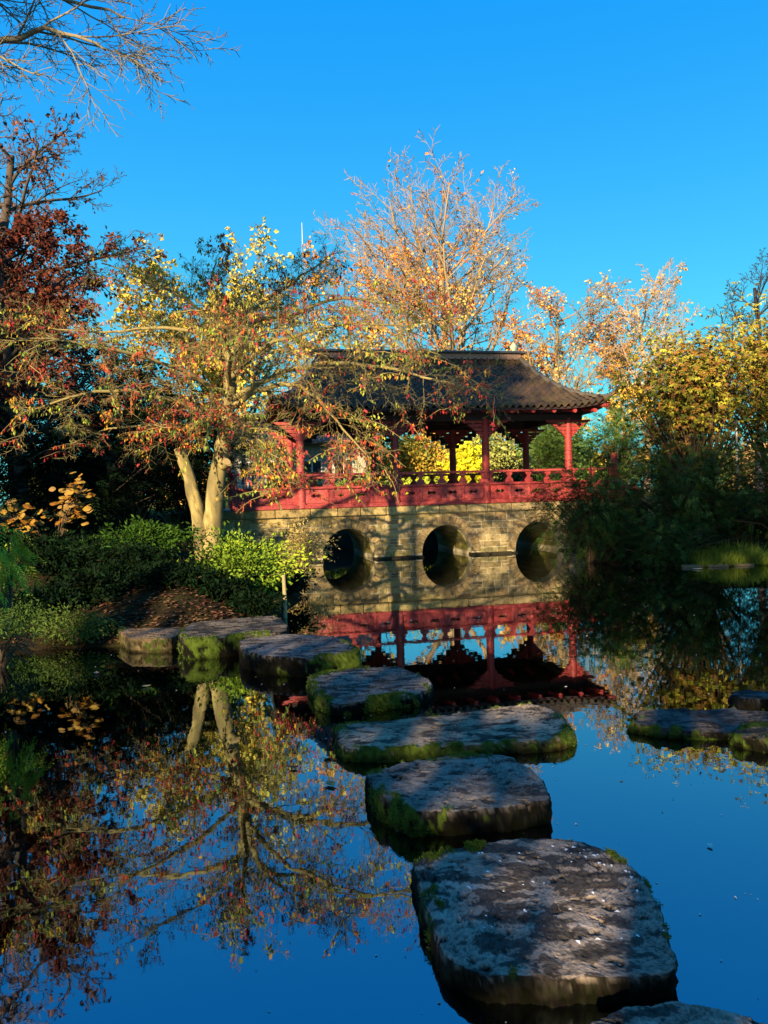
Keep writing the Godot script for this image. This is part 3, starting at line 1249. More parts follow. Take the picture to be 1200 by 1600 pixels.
func build_stones() -> void:
	stone("stepping_stone", "largest and nearest grey stepping stone, flecked with white petals", V2([0.11, -3.91, 0.29, -4.04, 0.54, -4.12, 0.82, -4.14, 0.99, -4.11, 1.10, -4.01, 1.20, -3.71, 1.20, -3.45, 1.15, -3.20, 1.13, -3.04, 1.05, -2.96, 0.82, -2.94, 0.60, -2.94, 0.35, -2.96, 0.19, -3.11, 0.14, -3.45]), 0.11, {"seed": 1.0, "moss": 0.34, "moss_dir": Vector2(0.7, 0.1), "around": 400, "tops": 90, "blades": 9000, "rough": 1.1, "side": lin(0.014, 0.012, 0.007)})
	stone("stepping_stone", "second stone from the viewer, with thick green moss on its left flank", V2([-0.16, -5.04, 0.13, -5.28, 0.59, -5.39, 0.84, -5.30, 0.96, -4.90, 0.95, -4.58, 0.70, -4.46, 0.32, -4.43, 0.10, -4.45, -0.09, -4.71]), 0.15, {"seed": 2.0, "moss": 0.5, "crust": -0.28, "blades": 9000, "around": 300, "tops": 60, "col": lin(0.25, 0.2, 0.16), "moss_dir": Vector2(-1.0, -0.2)})
	stone("stepping_stone", "long pale stepping stone lying crosswise with a yellow mossy front edge", V2([-0.47, -6.31, -0.26, -6.38, 0.50, -6.59, 1.27, -6.81, 1.44, -6.56, 1.43, -5.97, 1.17, -5.82, 0.43, -5.74, -0.05, -5.69, -0.34, -5.74]), 0.09, {"seed": 3.0, "moss": 0.42, "moss_dir": Vector2(0, 0.9), "crust": -0.12, "col": lin(0.34, 0.25, 0.17), "around": 320, "blades": 6000, "side": lin(0.06, 0.047, 0.012)})
	stone("stepping_stone", "fourth stepping stone outward, moss creeping over both ends", V2([-0.85, -7.99, -0.47, -8.32, 0.09, -8.41, 0.35, -7.93, 0.44, -7.47, 0.25, -7.18, -0.11, -7.06, -0.45, -6.92, -0.65, -7.16]), 0.11, {"seed": 4.0, "moss": 0.62, "crust": -0.1, "blades": 9000, "blade": 1.5, "col": lin(0.24, 0.19, 0.15)})
	stone("stepping_stone", "thick bluish grey stepping stone next to the bank slab", V2([-1.88, -9.61, -1.46, -9.98, -0.70, -9.73, -0.38, -8.99, -0.35, -8.62, -0.89, -8.45, -1.34, -8.58, -1.69, -8.95]), 0.22, {"seed": 5.0, "moss": 0.22, "moss_dir": Vector2(1, 0), "crust": -0.2, "col": lin(0.22, 0.185, 0.16)})
	stone("stepping_stone", "edge of a grey stone in the bottom corner of the view", V2([0.66, -2.64, 0.82, -2.73, 1.0, -2.75, 1.14, -2.72, 1.3, -2.6, 1.35, -2.2, 0.9, -1.95, 0.62, -2.2]), 0.13, {"seed": 6.0, "moss": 0.3, "crust": -0.2})
	stone("bank_slab", "dark mossy slab where the stepping stones meet the left bank", V2([-2.75, -10.11, -2.78, -10.93, -2.29, -11.18, -1.65, -11.31, -1.34, -10.37, -1.37, -9.90, -1.76, -9.78, -2.13, -9.61, -2.52, -9.54]), 0.25, {"seed": 7.0, "moss": 0.3, "cat": "stone slab", "group": "flat slabs on the left bank", "blade": 1.6, "col": lin(0.2, 0.16, 0.12), "moss_dir": Vector2(-0.6, 0.6)})
	stone("bank_slab", "brown flat slab strewn with leaves on the left bank, beside the mossy slab", V2([-3.89, -11.0, -3.9, -11.9, -3.2, -12.2, -2.75, -11.64, -2.8, -10.71, -2.85, -10.09, -3.38, -10.09]), 0.19, {"seed": 8.0, "moss": 0.25, "cat": "stone slab", "group": "flat slabs on the left bank", "crust": -0.3, "col": lin(0.34, 0.22, 0.13), "side": lin(0.1, 0.075, 0.035)})
	stone("bank_slab", "grey slab in the shade of the far left bank, the higher one", V2([-8.2, -13.9, -6.9, -14.0, -6.3, -13.5, -6.7, -13.0, -7.9, -12.9]), 0.66, {"seed": 9.0, "moss": 0.2, "cat": "stone slab", "group": "flat slabs on the left bank", "crust": -0.3, "col": lin(0.26, 0.21, 0.18)})
	stone("bank_slab", "grey slab in the shade of the far left bank, the lower one by the water", V2([-6.6, -12.9, -5.4, -13.0, -4.9, -12.4, -5.4, -12.1, -6.4, -12.0]), 0.5, {"seed": 10.0, "moss": 0.25, "cat": "stone slab", "group": "flat slabs on the left bank", "crust": -0.2, "col": lin(0.22, 0.18, 0.16)})
	# boulders on the right
	stone("boulder", "long low dark boulder barely above the water at the right", V2([1.94, -6.24, 2.2, -6.6, 2.5, -6.62, 2.85, -6.6, 3.3, -6.4, 3.8, -6.2, 3.9, -5.9, 3.3, -5.95, 3.05, -6.1, 2.7, -5.98, 2.35, -6.03]), 0.07, {"seed": 11.0, "moss": 0.12, "rough": 3.4, "cat": "boulder", "group": "boulders in the water", "col": lin(0.12, 0.1, 0.085)})
	stone("boulder", "small rounded mossy boulder in front of the long low one", V2([2.62, -5.85, 2.75, -6.0, 2.95, -6.0, 3.08, -5.85, 3.0, -5.68, 2.75, -5.66]), 0.1, {"seed": 12.0, "moss": 0.5, "rough": 1.8, "cat": "boulder", "group": "boulders in the water", "around": 120, "tops": 30, "blades": 1500, "col": lin(0.15, 0.12, 0.07)})
	stone("boulder", "upright dark boulder behind the long low one at the right edge", V2([3.02, -6.75, 3.12, -6.9, 3.3, -6.9, 3.38, -6.75, 3.33, -6.62, 3.1, -6.6]), 0.14, {"seed": 13.0, "moss": -0.9, "rough": 3.0, "cat": "boulder", "group": "boulders in the water", "around": 120, "tops": 30, "col": lin(0.1, 0.085, 0.08)})

func build_main_tree() -> void:
	var o := thing("dogwood_tree", "spreading two stemmed tree with sparse red and yellow leaves on the left bank", "tree", Vector3(-3.45, 0.6, -15))
	var at := o.position
	var bark := lin(0.36, 0.28, 0.11)
	var P := base_tree({"levels": 4, "seg": [5, 5, 3, 2], "wig": [0.1, 0.22, 0.3, 0.35], "up": [0, 0.05, 0.03, 0.0], "sides": [8, 5, 4, 3], "kids": [15, 9, 8], "start": [0.12, 0.15, 0.15], "ang": [58, 50, 48],
		"ratio": [0.55, 0.5, 0.5], "shrink": 0.35, "rr": 0.32, "rmin": 0.0036, "flat": 0.62, "bark": bark, "share": 0.065, "each": 3, "hang": -1.6, "size": 0.075, "wide": 0.5, "jit": 0.05, "hue": 40.0, "patch": 45.0,
		"cols": [lin(0.10, 0.025, 0.02), lin(0.30, 0.035, 0.035), lin(0.42, 0.09, 0.03), lin(0.36, 0.05, 0.05), lin(0.45, 0.24, 0.03), lin(0.30, 0.32, 0.05), lin(0.14, 0.16, 0.04)]})
	noi.offset = Vector3.ZERO
	var stems := [
		[[-3.45, 0.2, -15, 0.26], [-3.4, 0.9, -15, 0.2], [-3.3, 2.0, -15, 0.17], [-3.12, 3.0, -15, 0.145], [-3.0, 3.6, -15, 0.125], [-2.95, 4.1, -15.05, 0.115], [-2.9, 4.95, -15.1, 0.1]],
		[[-3.55, 0.2, -15.1, 0.19], [-3.62, 1.3, -15.1, 0.145], [-3.75, 2.2, -15.1, 0.125], [-3.98, 3.0, -15.1, 0.11]],
		[[-3.14, 2.62, -14.95, 0.1], [-3.03, 2.66, -14.82, 0.09], [-2.99, 2.7, -14.77, 0.08]]]
	for st in stems:
		var s := Shape.new()
		var pts := PackedVector3Array()
		var rad := PackedFloat32Array()
		for k in st.size():
			var q: Array = st[k]
			pts.append(Vector3(q[0], q[1], q[2]) - at)
			rad.append(q[3])
		s.bole(pts, rad, 26, bark * 1.15, noi2, true)
		var tr := put("trunk" if st.size() > 3 else "cut_stub", s, M.bark, o)
		if st.size() != 7:
			var cut := Shape.new()
			var d := (pts[-1] - pts[-2]).normalized()
			cut.tube(PackedVector3Array([pts[-1], pts[-1] + d * 0.012]), PackedFloat32Array([rad[-1] * 0.98, rad[-1] * 0.92]), 14, lin(0.5, 0.36, 0.18), true)
			put("sawn_face", cut, M.bark, tr)
	var limbs := [
		[0.13, -3.0, 3.7, -15, -2.4, 4.05, -14.8, -1.7, 4.1, -14.5, -1.2, 3.8, -14.2, -0.7, 3.2, -14.0, -0.2, 2.6, -13.9],
		[0.13, -2.95, 3.9, -15, -2.2, 4.35, -15.2, -1.2, 4.6, -15.3, 0.0, 4.5, -15.3, 1.1, 4.2, -15.0, 1.8, 3.9, -14.5],
		[0.11, -2.9, 4.9, -15.1, -2.4, 5.4, -15, -1.7, 5.45, -14.8, -0.7, 5.7, -14.6, 0.5, 5.5, -14.4, 1.3, 5.35, -14.2],
		[0.11, -2.92, 4.6, -15.1, -3.2, 5.15, -15, -4.1, 5.3, -14.8, -5.2, 5.2, -14.7, -6.2, 5.3, -14.5],
		[0.12, -3.05, 3.55, -15, -3.8, 3.85, -14.6, -4.6, 4.0, -14.0, -5.5, 3.85, -13.6, -6.2, 3.6, -13.4],
		[0.1, -2.9, 4.9, -15.1, -3.0, 5.6, -15.2, -3.3, 6.2, -15.3, -3.2, 6.8, -15.4],
		[0.1, -2.9, 4.9, -15.1, -2.4, 5.8, -15.3, -1.7, 6.3, -15.5, -1.0, 6.8, -15.6],
		[0.1, -2.95, 4.2, -15, -2.7, 4.6, -14, -2.6, 4.7, -12.8, -2.3, 4.5, -11.9],
		[0.09, -2.95, 4.5, -15, -3.1, 5.0, -16, -3.2, 5.3, -17.2],
		[0.1, -3.0, 4.0, -15, -4.0, 4.5, -14, -5.2, 4.7, -13, -6.0, 4.7, -12.4],
		[0.1, -2.95, 4.3, -15, -1.9, 4.8, -14, -0.6, 4.9, -13.2, 0.5, 4.7, -12.6],
		[0.08, -2.9, 4.9, -15.1, -3.5, 5.7, -14.9, -4.4, 6.2, -14.8, -5.2, 6.5, -14.6],
		[0.07, -3.0, 3.4, -15, -2.6, 3.3, -14.5, -2.1, 2.9, -14.2, -1.8, 2.3, -14.0],
		[0.08, -3.0, 3.6, -15, -4.1, 3.5, -15.4, -5.2, 3.5, -15.5, -6.3, 3.2, -15.6],
		[0.06, -3.9, 2.95, -15.1, -3.7, 3.3, -14.7, -3.3, 3.5, -14.2, -3.0, 3.4, -13.7]]
	var tips := Tips.new()
	for lm in limbs:
		var pts := PackedVector3Array()
		var raw := []
		for k in range(1, lm.size(), 3):
			raw.append(Vector3(lm[k], lm[k + 1], lm[k + 2]) - at)
		var m := raw.size()
		for k in m - 1:
			for q in 4:
				var t := q / 4.0
				pts.append(raw[k].cubic_interpolate(raw[k + 1], raw[maxi(k - 1, 0)], raw[mini(k + 2, m - 1)], t) + rv() * 0.035)
		pts.append(raw[m - 1])
		var rad := PackedFloat32Array()
		var dirs := PackedVector3Array()
		var ln := 0.0
		for k in pts.size():
			rad.append(lerpf(lm[0] * 0.55, 0.011, pow(float(k) / (pts.size() - 1), 0.8)))
			dirs.append((pts[mini(k + 1, pts.size() - 1)] - pts[maxi(k - 1, 0)]).normalized())
			if k:
				ln += pts[k].distance_to(pts[k - 1])
		var s := Shape.new()
		s.tube(pts, rad, 8, bark * R(0.8, 1.1))
		var limb := put("limb", s, M.bark, o)
		var tw := Shape.new()
		spread(tw, tips, pts, dirs, rad, 1.15 + ln * 0.22, 0, P)
		if raw[m - 1].x > 1.5:
			var web := P.duplicate()
			web.rr = 0.2
			web.kids = [13, 8, 7]
			web.start = [0.35, 0.1, 0.1]
			web.up = [0.0, -0.06, -0.05, -0.03]
			web.flat = 0.9
			spread(tw, tips, pts, dirs, rad, 1.3 + ln * 0.22, 0, web)
		stuff(put("branches", tw, M.bark, limb))
	stuff(put("foliage", leaves(tips, P), M.leaf, o))
	# long twigs with leaves hanging in rows
	var twigs := Shape.new()
	var rows := Shape.new()
	var reds := [lin(0.26, 0.025, 0.025), lin(0.36, 0.09, 0.03), lin(0.34, 0.24, 0.04), lin(0.27, 0.3, 0.045), lin(0.13, 0.18, 0.035)]
	for k in 150:
		var pick := rng.randi() % tips.p.size()
		for q in 30:
			if tips.p[pick].z > -0.4 and tips.p[pick].y < 5.2:
				break
			pick = rng.randi() % tips.p.size()
		var p := tips.p[pick]
		var d := (tips.d[pick] * 0.8 + rv() * 0.4).normalized()
		d.y *= 0.5
		var ln := R(0.5, 1.1)
		var pts := PackedVector3Array()
		for q in 6:
			pts.append(p + d * (ln * q / 5.0) + Vector3(0, -0.25 * ln * q * q / 25.0, 0) + rv() * 0.018 * minf(q, 1.0))
		twigs.tube(pts, PackedFloat32Array([0.011, 0.009, 0.008, 0.006, 0.005, 0.003]), 4, bark)
		var hue := int(R(0, 4.99))
		for q in int(ln * 20.0):
			var t := R(0.1, 1.0)
			var lp := p + d * (ln * t) + Vector3(0, -0.25 * ln * t * t, 0) + rv() * 0.035
			var ld := (Vector3(0, -1.0, 0) + rv() * 0.55).normalized()
			var sd := ld.cross(rv()).normalized()
			var l := R(0.055, 0.095)
			rows.leaf(lp, ld, sd, ld.cross(sd), l, l * 0.52, reds[clampi(hue + int(R(-1.4, 1.4)), 0, 4)] * R(0.7, 1.3))
	stuff(put("twigs", twigs, M.bark, o))
	stuff(put("hanging_leaves", rows, M.leaf, o))

func build_left_bank() -> void:
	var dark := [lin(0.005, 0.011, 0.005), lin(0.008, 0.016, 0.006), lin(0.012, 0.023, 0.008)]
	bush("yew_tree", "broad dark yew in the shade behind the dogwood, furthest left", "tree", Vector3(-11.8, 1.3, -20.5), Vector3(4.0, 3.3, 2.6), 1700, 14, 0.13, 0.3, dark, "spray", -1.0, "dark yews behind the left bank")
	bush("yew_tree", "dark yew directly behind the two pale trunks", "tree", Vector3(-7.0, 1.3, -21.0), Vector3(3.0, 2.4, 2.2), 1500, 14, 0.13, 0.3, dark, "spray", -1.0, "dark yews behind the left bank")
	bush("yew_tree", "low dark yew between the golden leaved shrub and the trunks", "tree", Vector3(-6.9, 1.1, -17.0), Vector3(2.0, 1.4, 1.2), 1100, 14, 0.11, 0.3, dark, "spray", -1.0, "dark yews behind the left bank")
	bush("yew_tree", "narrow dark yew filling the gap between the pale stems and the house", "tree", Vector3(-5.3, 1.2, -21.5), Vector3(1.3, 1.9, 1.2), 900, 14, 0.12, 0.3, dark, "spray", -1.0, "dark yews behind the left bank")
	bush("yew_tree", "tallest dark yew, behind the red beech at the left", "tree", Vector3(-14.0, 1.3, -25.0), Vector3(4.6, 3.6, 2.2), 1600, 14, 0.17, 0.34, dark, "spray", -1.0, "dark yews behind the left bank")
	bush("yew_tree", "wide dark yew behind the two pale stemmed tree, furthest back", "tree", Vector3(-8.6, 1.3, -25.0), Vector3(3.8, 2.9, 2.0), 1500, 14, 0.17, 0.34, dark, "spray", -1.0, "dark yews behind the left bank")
	bush("conifer", "dark conifer filling the left edge, with a drooping outline", "tree", Vector3(-8.1, 0.7, -13.6), Vector3(1.5, 2.6, 1.2), 1500, 14, 0.1, 0.28, dark, "spray", -1.0, "", {"cone": 0.5, "droop": -0.5})
	bush("conifer_sapling", "bright yellow green drooping sprig at the left edge", "shrub", Vector3(-4.62, 0.75, -9.3), Vector3(0.45, 0.6, 0.3), 60, 28, 0.06, 0.3, [lin(0.22, 0.3, 0.03), lin(0.3, 0.36, 0.04)], "spray", -1.0, "", {"droop": -1.2})
	bush("conifer_sapling", "small blue green conifer sprig at the water in the left corner", "shrub", Vector3(-4.75, 0.0, -9.4), Vector3(0.4, 0.28, 0.25), 50, 14, 0.07, 0.25, [lin(0.02, 0.05, 0.03), lin(0.04, 0.09, 0.05)], "spray")
	# rust coloured and golden trees of the left side
	var rust := [lin(0.075, 0.026, 0.017), lin(0.12, 0.042, 0.025), lin(0.18, 0.075, 0.035), lin(0.1, 0.045, 0.035)]
	tree("beech_tree", "tall beech with rust brown leaves rising at the left edge", "tree", Vector3(-13.4, 1.4, -25), 12.5, Vector3(0.02, 0, 0), 0.3, base_tree({"kids": [24, 9, 7, 4], "ratio": [0.52, 0.5, 0.5, 0.5], "ang": [65, 45, 42, 45], "start": [0.15, 0.2, 0.15, 0.15], "up": [0.05, 0.03, 0.03, 0.02, 0], "bark": lin(0.12, 0.09, 0.07), "cols": rust, "share": 0.75, "each": 3, "size": 0.17, "lowest": 6.0, "fade": 7.0, "bare": 0.25}), "rust leaved trees")
	tree("beech_tree", "smaller beech with dark red leaves in front of the yews", "tree", Vector3(-8.9, 1.4, -19.0), 7.0, Vector3(0, 0, 0), 0.18, base_tree({"kids": [18, 8, 6, 4], "ratio": [0.6, 0.5, 0.5, 0.5], "ang": [65, 50, 45, 45], "start": [0.3, 0.2, 0.15, 0.15], "up": [0.05, 0.02, 0.02, 0.02, 0], "bark": lin(0.1, 0.075, 0.06), "cols": [lin(0.06, 0.016, 0.011), lin(0.1, 0.025, 0.016), lin(0.15, 0.05, 0.025)], "share": 1.0, "each": 3, "size": 0.13}), "rust leaved trees")
	tree("beech_tree", "low beech with bright orange leaves glowing at the left edge", "tree", Vector3(-13.6, 1.4, -28.5), 8.5, Vector3(0, 0, 0), 0.2, base_tree({"kids": [12, 7, 6, 4], "ratio": [0.45, 0.5, 0.5, 0.5], "ang": [60, 45, 42, 45], "start": [0.2, 0.2, 0.15, 0.15], "bark": lin(0.12, 0.09, 0.07), "cols": [lin(0.5, 0.17, 0.02), lin(0.55, 0.26, 0.03), lin(0.4, 0.1, 0.02)], "share": 0.8, "each": 3, "size": 0.2}), "rust leaved trees")
	tree("bare_tree", "tall leafless tree with pinkish twigs behind the rust beech", "tree", Vector3(-19.0, 1.4, -34), 20.0, Vector3(0.08, 0, 0), 0.3, base_tree({"kids": [14, 8, 6, 5], "ratio": [0.4, 0.5, 0.5, 0.5], "ang": [42, 40, 40, 45], "bark": lin(0.32, 0.22, 0.17), "share": 0.0, "rmin": 0.016}))
	tree("maple_tree", "rounded golden yellow tree behind the dogwood", "tree", Vector3(-7.3, 1.5, -34), 7.6, Vector3(0.0, 0, 0), 0.25, base_tree({"kids": [22, 8, 6, 4], "ratio": [0.85, 0.5, 0.5, 0.5], "ang": [48, 42, 42, 45], "start": [0.25, 0.2, 0.15, 0.15], "shrink": 0.35, "bark": lin(0.22, 0.17, 0.1), "cols": [lin(0.62, 0.30, 0.04), lin(0.7, 0.47, 0.07), lin(0.6, 0.46, 0.08), lin(0.5, 0.42, 0.08)], "share": 0.9, "each": 3, "size": 0.2, "wide": 0.8}))
	tree("maple_tree", "orange gold tree behind the left end of the pavilion roof", "tree", Vector3(-2.2, 1.5, -46), 12.0, Vector3(0.0, 0, 0), 0.25, base_tree({"kids": [14, 7, 6, 4], "ratio": [0.45, 0.5, 0.5, 0.5], "ang": [55, 42, 42, 45], "start": [0.2, 0.2, 0.15, 0.15], "shrink": 0.35, "bark": lin(0.25, 0.19, 0.1), "cols": [lin(0.55, 0.2, 0.03), lin(0.62, 0.32, 0.05), lin(0.6, 0.4, 0.08)], "share": 0.7, "each": 3, "size": 0.26, "wide": 0.8}))
	# leafless limb reaching in from outside at the top left
	overhead()
	# shrubs on the bank
	var lime := [lin(0.13, 0.2, 0.02), lin(0.3, 0.38, 0.03), lin(0.45, 0.48, 0.04)]
	bush("laurel_shrub", "sunlit yellow green shrub at the foot of the pale trunk", "shrub", Vector3(-2.55, 0.3, -13.2), Vector3(1.15, 0.7, 0.8), 400, 15, 0.085, 0.5, lime, "round", 0.45, "", {"droop": -0.1, "clump": 0.14})
	bush("laurel_shrub", "green shrub half in shade left of the pale trunk", "shrub", Vector3(-4.6, 0.85, -14.6), Vector3(1.05, 0.38, 0.7), 280, 16, 0.09, 0.45, [lin(0.03, 0.07, 0.01), lin(0.06, 0.12, 0.014), lin(0.12, 0.2, 0.022)], "round", 0.4)
	bush("heather_mound", "low dry mound of heather by the water, in front of the brown slab", "shrub", Vector3(-4.35, 0.08, -10.7), Vector3(0.62, 0.32, 0.4), 240, 18, 0.055, 0.35, [lin(0.07, 0.1, 0.02), lin(0.16, 0.18, 0.03), lin(0.24, 0.18, 0.05)], "round", 0.12)
	bush("heather_mound", "taller greenish mound at the left waterline", "shrub", Vector3(-5.2, 0.12, -10.95), Vector3(0.7, 0.42, 0.4), 260, 18, 0.06, 0.35, [lin(0.05, 0.09, 0.02), lin(0.12, 0.16, 0.03), lin(0.2, 0.19, 0.05)], "round", 0.15)
	bush("ivy_mound", "dark glossy groundcover between the slabs and the sunlit shrub", "shrub", Vector3(-3.7, 0.3, -13.0), Vector3(1.2, 0.4, 0.7), 300, 14, 0.09, 0.6, [lin(0.008, 0.02, 0.007), lin(0.016, 0.035, 0.011), lin(0.035, 0.06, 0.015)], "round", 0.2)
	bush("ivy_mound", "dark groundcover behind the grey slabs on the shaded bank", "shrub", Vector3(-6.2, 0.9, -14.2), Vector3(1.9, 0.35, 0.9), 400, 14, 0.1, 0.5, [lin(0.006, 0.015, 0.006), lin(0.015, 0.026, 0.009)], "round", 0.2)
	bush("dry_shrub", "straw coloured twiggy shrub against the bridge wall", "shrub", Vector3(-1.9, 0.3, -17.5), Vector3(0.6, 0.8, 0.9), 260, 14, 0.08, 0.3, [lin(0.3, 0.22, 0.08), lin(0.4, 0.3, 0.1), lin(0.26, 0.24, 0.06)], "round", 0.5)
	var k0 := 0
	for e in [[-8.2, -12.6, "glossy leaved groundcover at the left end of the shaded bank"], [-7.3, -13.9, "patch of dark groundcover beneath the golden leaved shrub"], [-5.5, -13.0, "leafy patch between the two small ferns"], [-4.4, -13.3, "leafy patch in front of the green shrub"], [-4.5, -11.9, "dark patch behind the heather mounds"], [-8.6, -15.0, "groundcover at the foot of the furthest yew"], [-5.6, -15.6, "groundcover under the low yew"], [-6.9, -10.9, "tuft at the far left waterline"], [-5.0, -11.5, "patch between the taller mound and the lower grey slab"], [-4.2, -12.4, "patch behind the brown slab"], [-7.2, -12.2, "patch in front of the higher grey slab"], [-3.0, -12.9, "patch in front of the sunlit yellow green shrub"], [-2.2, -14.4, "tangle behind the sunlit yellow green shrub"], [-3.3, -12.1, "low dark tuft at the back of the brown slab"], [-2.6, -12.2, "low dark tuft at the back of the mossy slab"], [-2.1, -12.0, "fringe of plants between the shore stake and the mossy slab"]]:
		var g := ground_y(e[0], e[1])
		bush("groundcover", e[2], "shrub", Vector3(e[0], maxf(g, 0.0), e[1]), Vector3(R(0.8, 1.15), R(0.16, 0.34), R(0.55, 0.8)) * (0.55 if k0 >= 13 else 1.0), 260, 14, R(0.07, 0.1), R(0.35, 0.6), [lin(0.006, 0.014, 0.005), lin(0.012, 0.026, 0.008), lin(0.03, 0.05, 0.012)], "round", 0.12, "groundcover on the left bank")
		k0 += 1
	golden_shrub()
	for f in [[-5.35, 0.95, -13.6, 0.75, "tallest fern, upright, right of the golden leaved shrub"], [-6.2, 0.75, -13.0, 0.5, "small fern under the golden leaved shrub"], [-4.75, 0.6, -12.6, 0.55, "low fern spreading beside the dark groundcover"]]:
		fern(Vector3(f[0], f[1], f[2]), f[3], f[4])
	# fallen leaves on the bank
	var lit := Shape.new()
	var k := 0
	while k < 3200:
		var x := R(-9.0, -1.7)
		var z := R(-18.0, -10.3)
		if k < 900:
			x = R(-4.2, -2.2)
			z = R(-12.0, -10.2)
		var d := shore(x, z)
		k += 1
		if d < 0.08:
			continue
		var y := ground_y(x, z) + R(0.01, 0.04)
		var a := R(0, TAU)
		var dd := Vector3(cos(a), R(-0.3, 0.3), sin(a)).normalized()
		var g: Color = [lin(0.2, 0.1, 0.045), lin(0.14, 0.075, 0.04), lin(0.28, 0.16, 0.08), lin(0.08, 0.045, 0.025), lin(0.22, 0.07, 0.04)][rng.randi() % 5]
		var l := R(0.05, 0.11)
		lit.leaf(Vector3(x, y, z), dd, dd.cross(Vector3.UP).normalized(), Vector3.UP, l, l * 0.6, g * R(0.6, 1.3))
	var fl := put("fallen_leaves", lit, M.leaf)
	stuff(fl)

func overhead() -> void:
	var o := thing("bare_tree", "leafless tree whose lichen grey twigs hang into the top left corner", "tree", Vector3(-9.4, 0.7, -9.2))
	var at := o.position
	var P := base_tree({"levels": 4, "seg": [5, 7, 5, 2], "wig": [0.1, 0.14, 0.16, 0.2], "up": [0, -0.015, 0.0, 0.03], "sides": [8, 6, 4, 3], "kids": [14, 10, 7], "start": [0.3, 0.2, 0.2], "ang": [40, 38, 42], "ratio": [0.75, 0.5, 0.42], "shrink": 0.3, "rr": 0.5, "rmin": 0.0055, "flat": 0.75, "bark": lin(0.30, 0.25, 0.16)})
	var s := Shape.new()
	s.tube(PackedVector3Array([Vector3(0, -0.3, 0), Vector3(0.1, 2, 0), Vector3(0.1, 4, 0.1), Vector3(0.4, 6, 0.1), Vector3(0.3, 9, 0)]), PackedFloat32Array([0.35, 0.26, 0.22, 0.18, 0.1]), 12, lin(0.2, 0.16, 0.1))
	put("trunk", s, M.bark, o)
	for lm in [[0.09, -9.0, 5.0, -9.2, -7.8, 5.9, -9.1, -6.4, 6.8, -9.1, -5.2, 7.25, -9.0, -4.4, 7.3, -9.0, -3.7, 7.4, -8.9, -3.0, 7.1, -8.8], [0.07, -9.1, 6.2, -9.2, -7.9, 6.9, -9.1, -6.4, 7.8, -9.2, -5.0, 8.2, -9.3, -3.9, 8.1, -9.3, -2.9, 7.7, -9.2]]:
		var raw := []
		for k in range(1, lm.size(), 3):
			raw.append(Vector3(lm[k], lm[k + 1], lm[k + 2]) - at)
		var pts := PackedVector3Array()
		var m := raw.size()
		for k in m - 1:
			for q in 4:
				pts.append(raw[k].cubic_interpolate(raw[k + 1], raw[maxi(k - 1, 0)], raw[mini(k + 2, m - 1)], q / 4.0) + rv() * 0.03)
		pts.append(raw[m - 1])
		var rad := PackedFloat32Array()
		var dirs := PackedVector3Array()
		for k in pts.size():
			rad.append(lerpf(lm[0], 0.012, float(k) / (pts.size() - 1)))
			dirs.append((pts[mini(k + 1, pts.size() - 1)] - pts[maxi(k - 1, 0)]).normalized())
		s = Shape.new()
		s.tube(pts, rad, 8, P.bark)
		var limb := put("limb", s, M.bark, o)
		var tw := Shape.new()
		var tips := Tips.new()
		spread(tw, tips, pts, dirs, rad, 2.0, 0, P)
		stuff(put("branches", tw, M.bark, limb))

func golden_shrub() -> void:
	var o := thing("golden_shrub", "small shrub with round golden leaves against the dark yew on the left", "shrub", Vector3(-6.3, 0.9, -14.6))
	var wood := Shape.new()
	var tips := Tips.new()
	var spots := []
	for k in 16:
		var e := Vector3(R(-0.75, 0.8), R(0.75, 1.45), R(-0.3, 0.4))
		e.y += 0.35 * e.x
		var m := e * 0.5 + Vector3(0, 0.2, 0)
		wood.tube(PackedVector3Array([Vector3.ZERO, m, e]), PackedFloat32Array([0.02, 0.012, 0.005]), 4, lin(0.1, 0.07, 0.04))
		for q in 11:
			spots.append(m.lerp(e, R(0.3, 1.15)) + Vector3(R(-0.26, 0.26), R(-0.22, 0.12), R(-0.2, 0.2)))
	stuff(put("stems", wood, M.bark, o))
	var kinds := []
	for t in [lin(0.25, 0.135, 0.02), lin(0.28, 0.17, 0.035), lin(0.21, 0.09, 0.014), lin(0.25, 0.15, 0.05)]:
		var s := Shape.new()
		for k in 10:
			var a0 := TAU * k / 10.0
			var a1 := TAU * (k + 1) / 10.0
			var p0 := Vector3(cos(a0) * 0.07, -0.012 + 0.006 * sin(a0 * 3.0), sin(a0) * 0.062)
			var p1 := Vector3(cos(a1) * 0.07, -0.012 + 0.006 * sin(a1 * 3.0), sin(a1) * 0.062)
			s.tri(Vector3.ZERO, p0, p1, Vector3.UP, t)
		kinds.append(s.mesh())
	for k in spots.size():
		var l := piece("leaf", k, kinds[rng.randi() % 4], M.leaf, o)
		l.basis = Basis.from_euler(Vector3(R(0.1, 1.1), R(-0.7, 0.7), R(-0.5, 0.5))).scaled(Vector3.ONE * R(0.7, 1.2))
		l.position = spots[k]

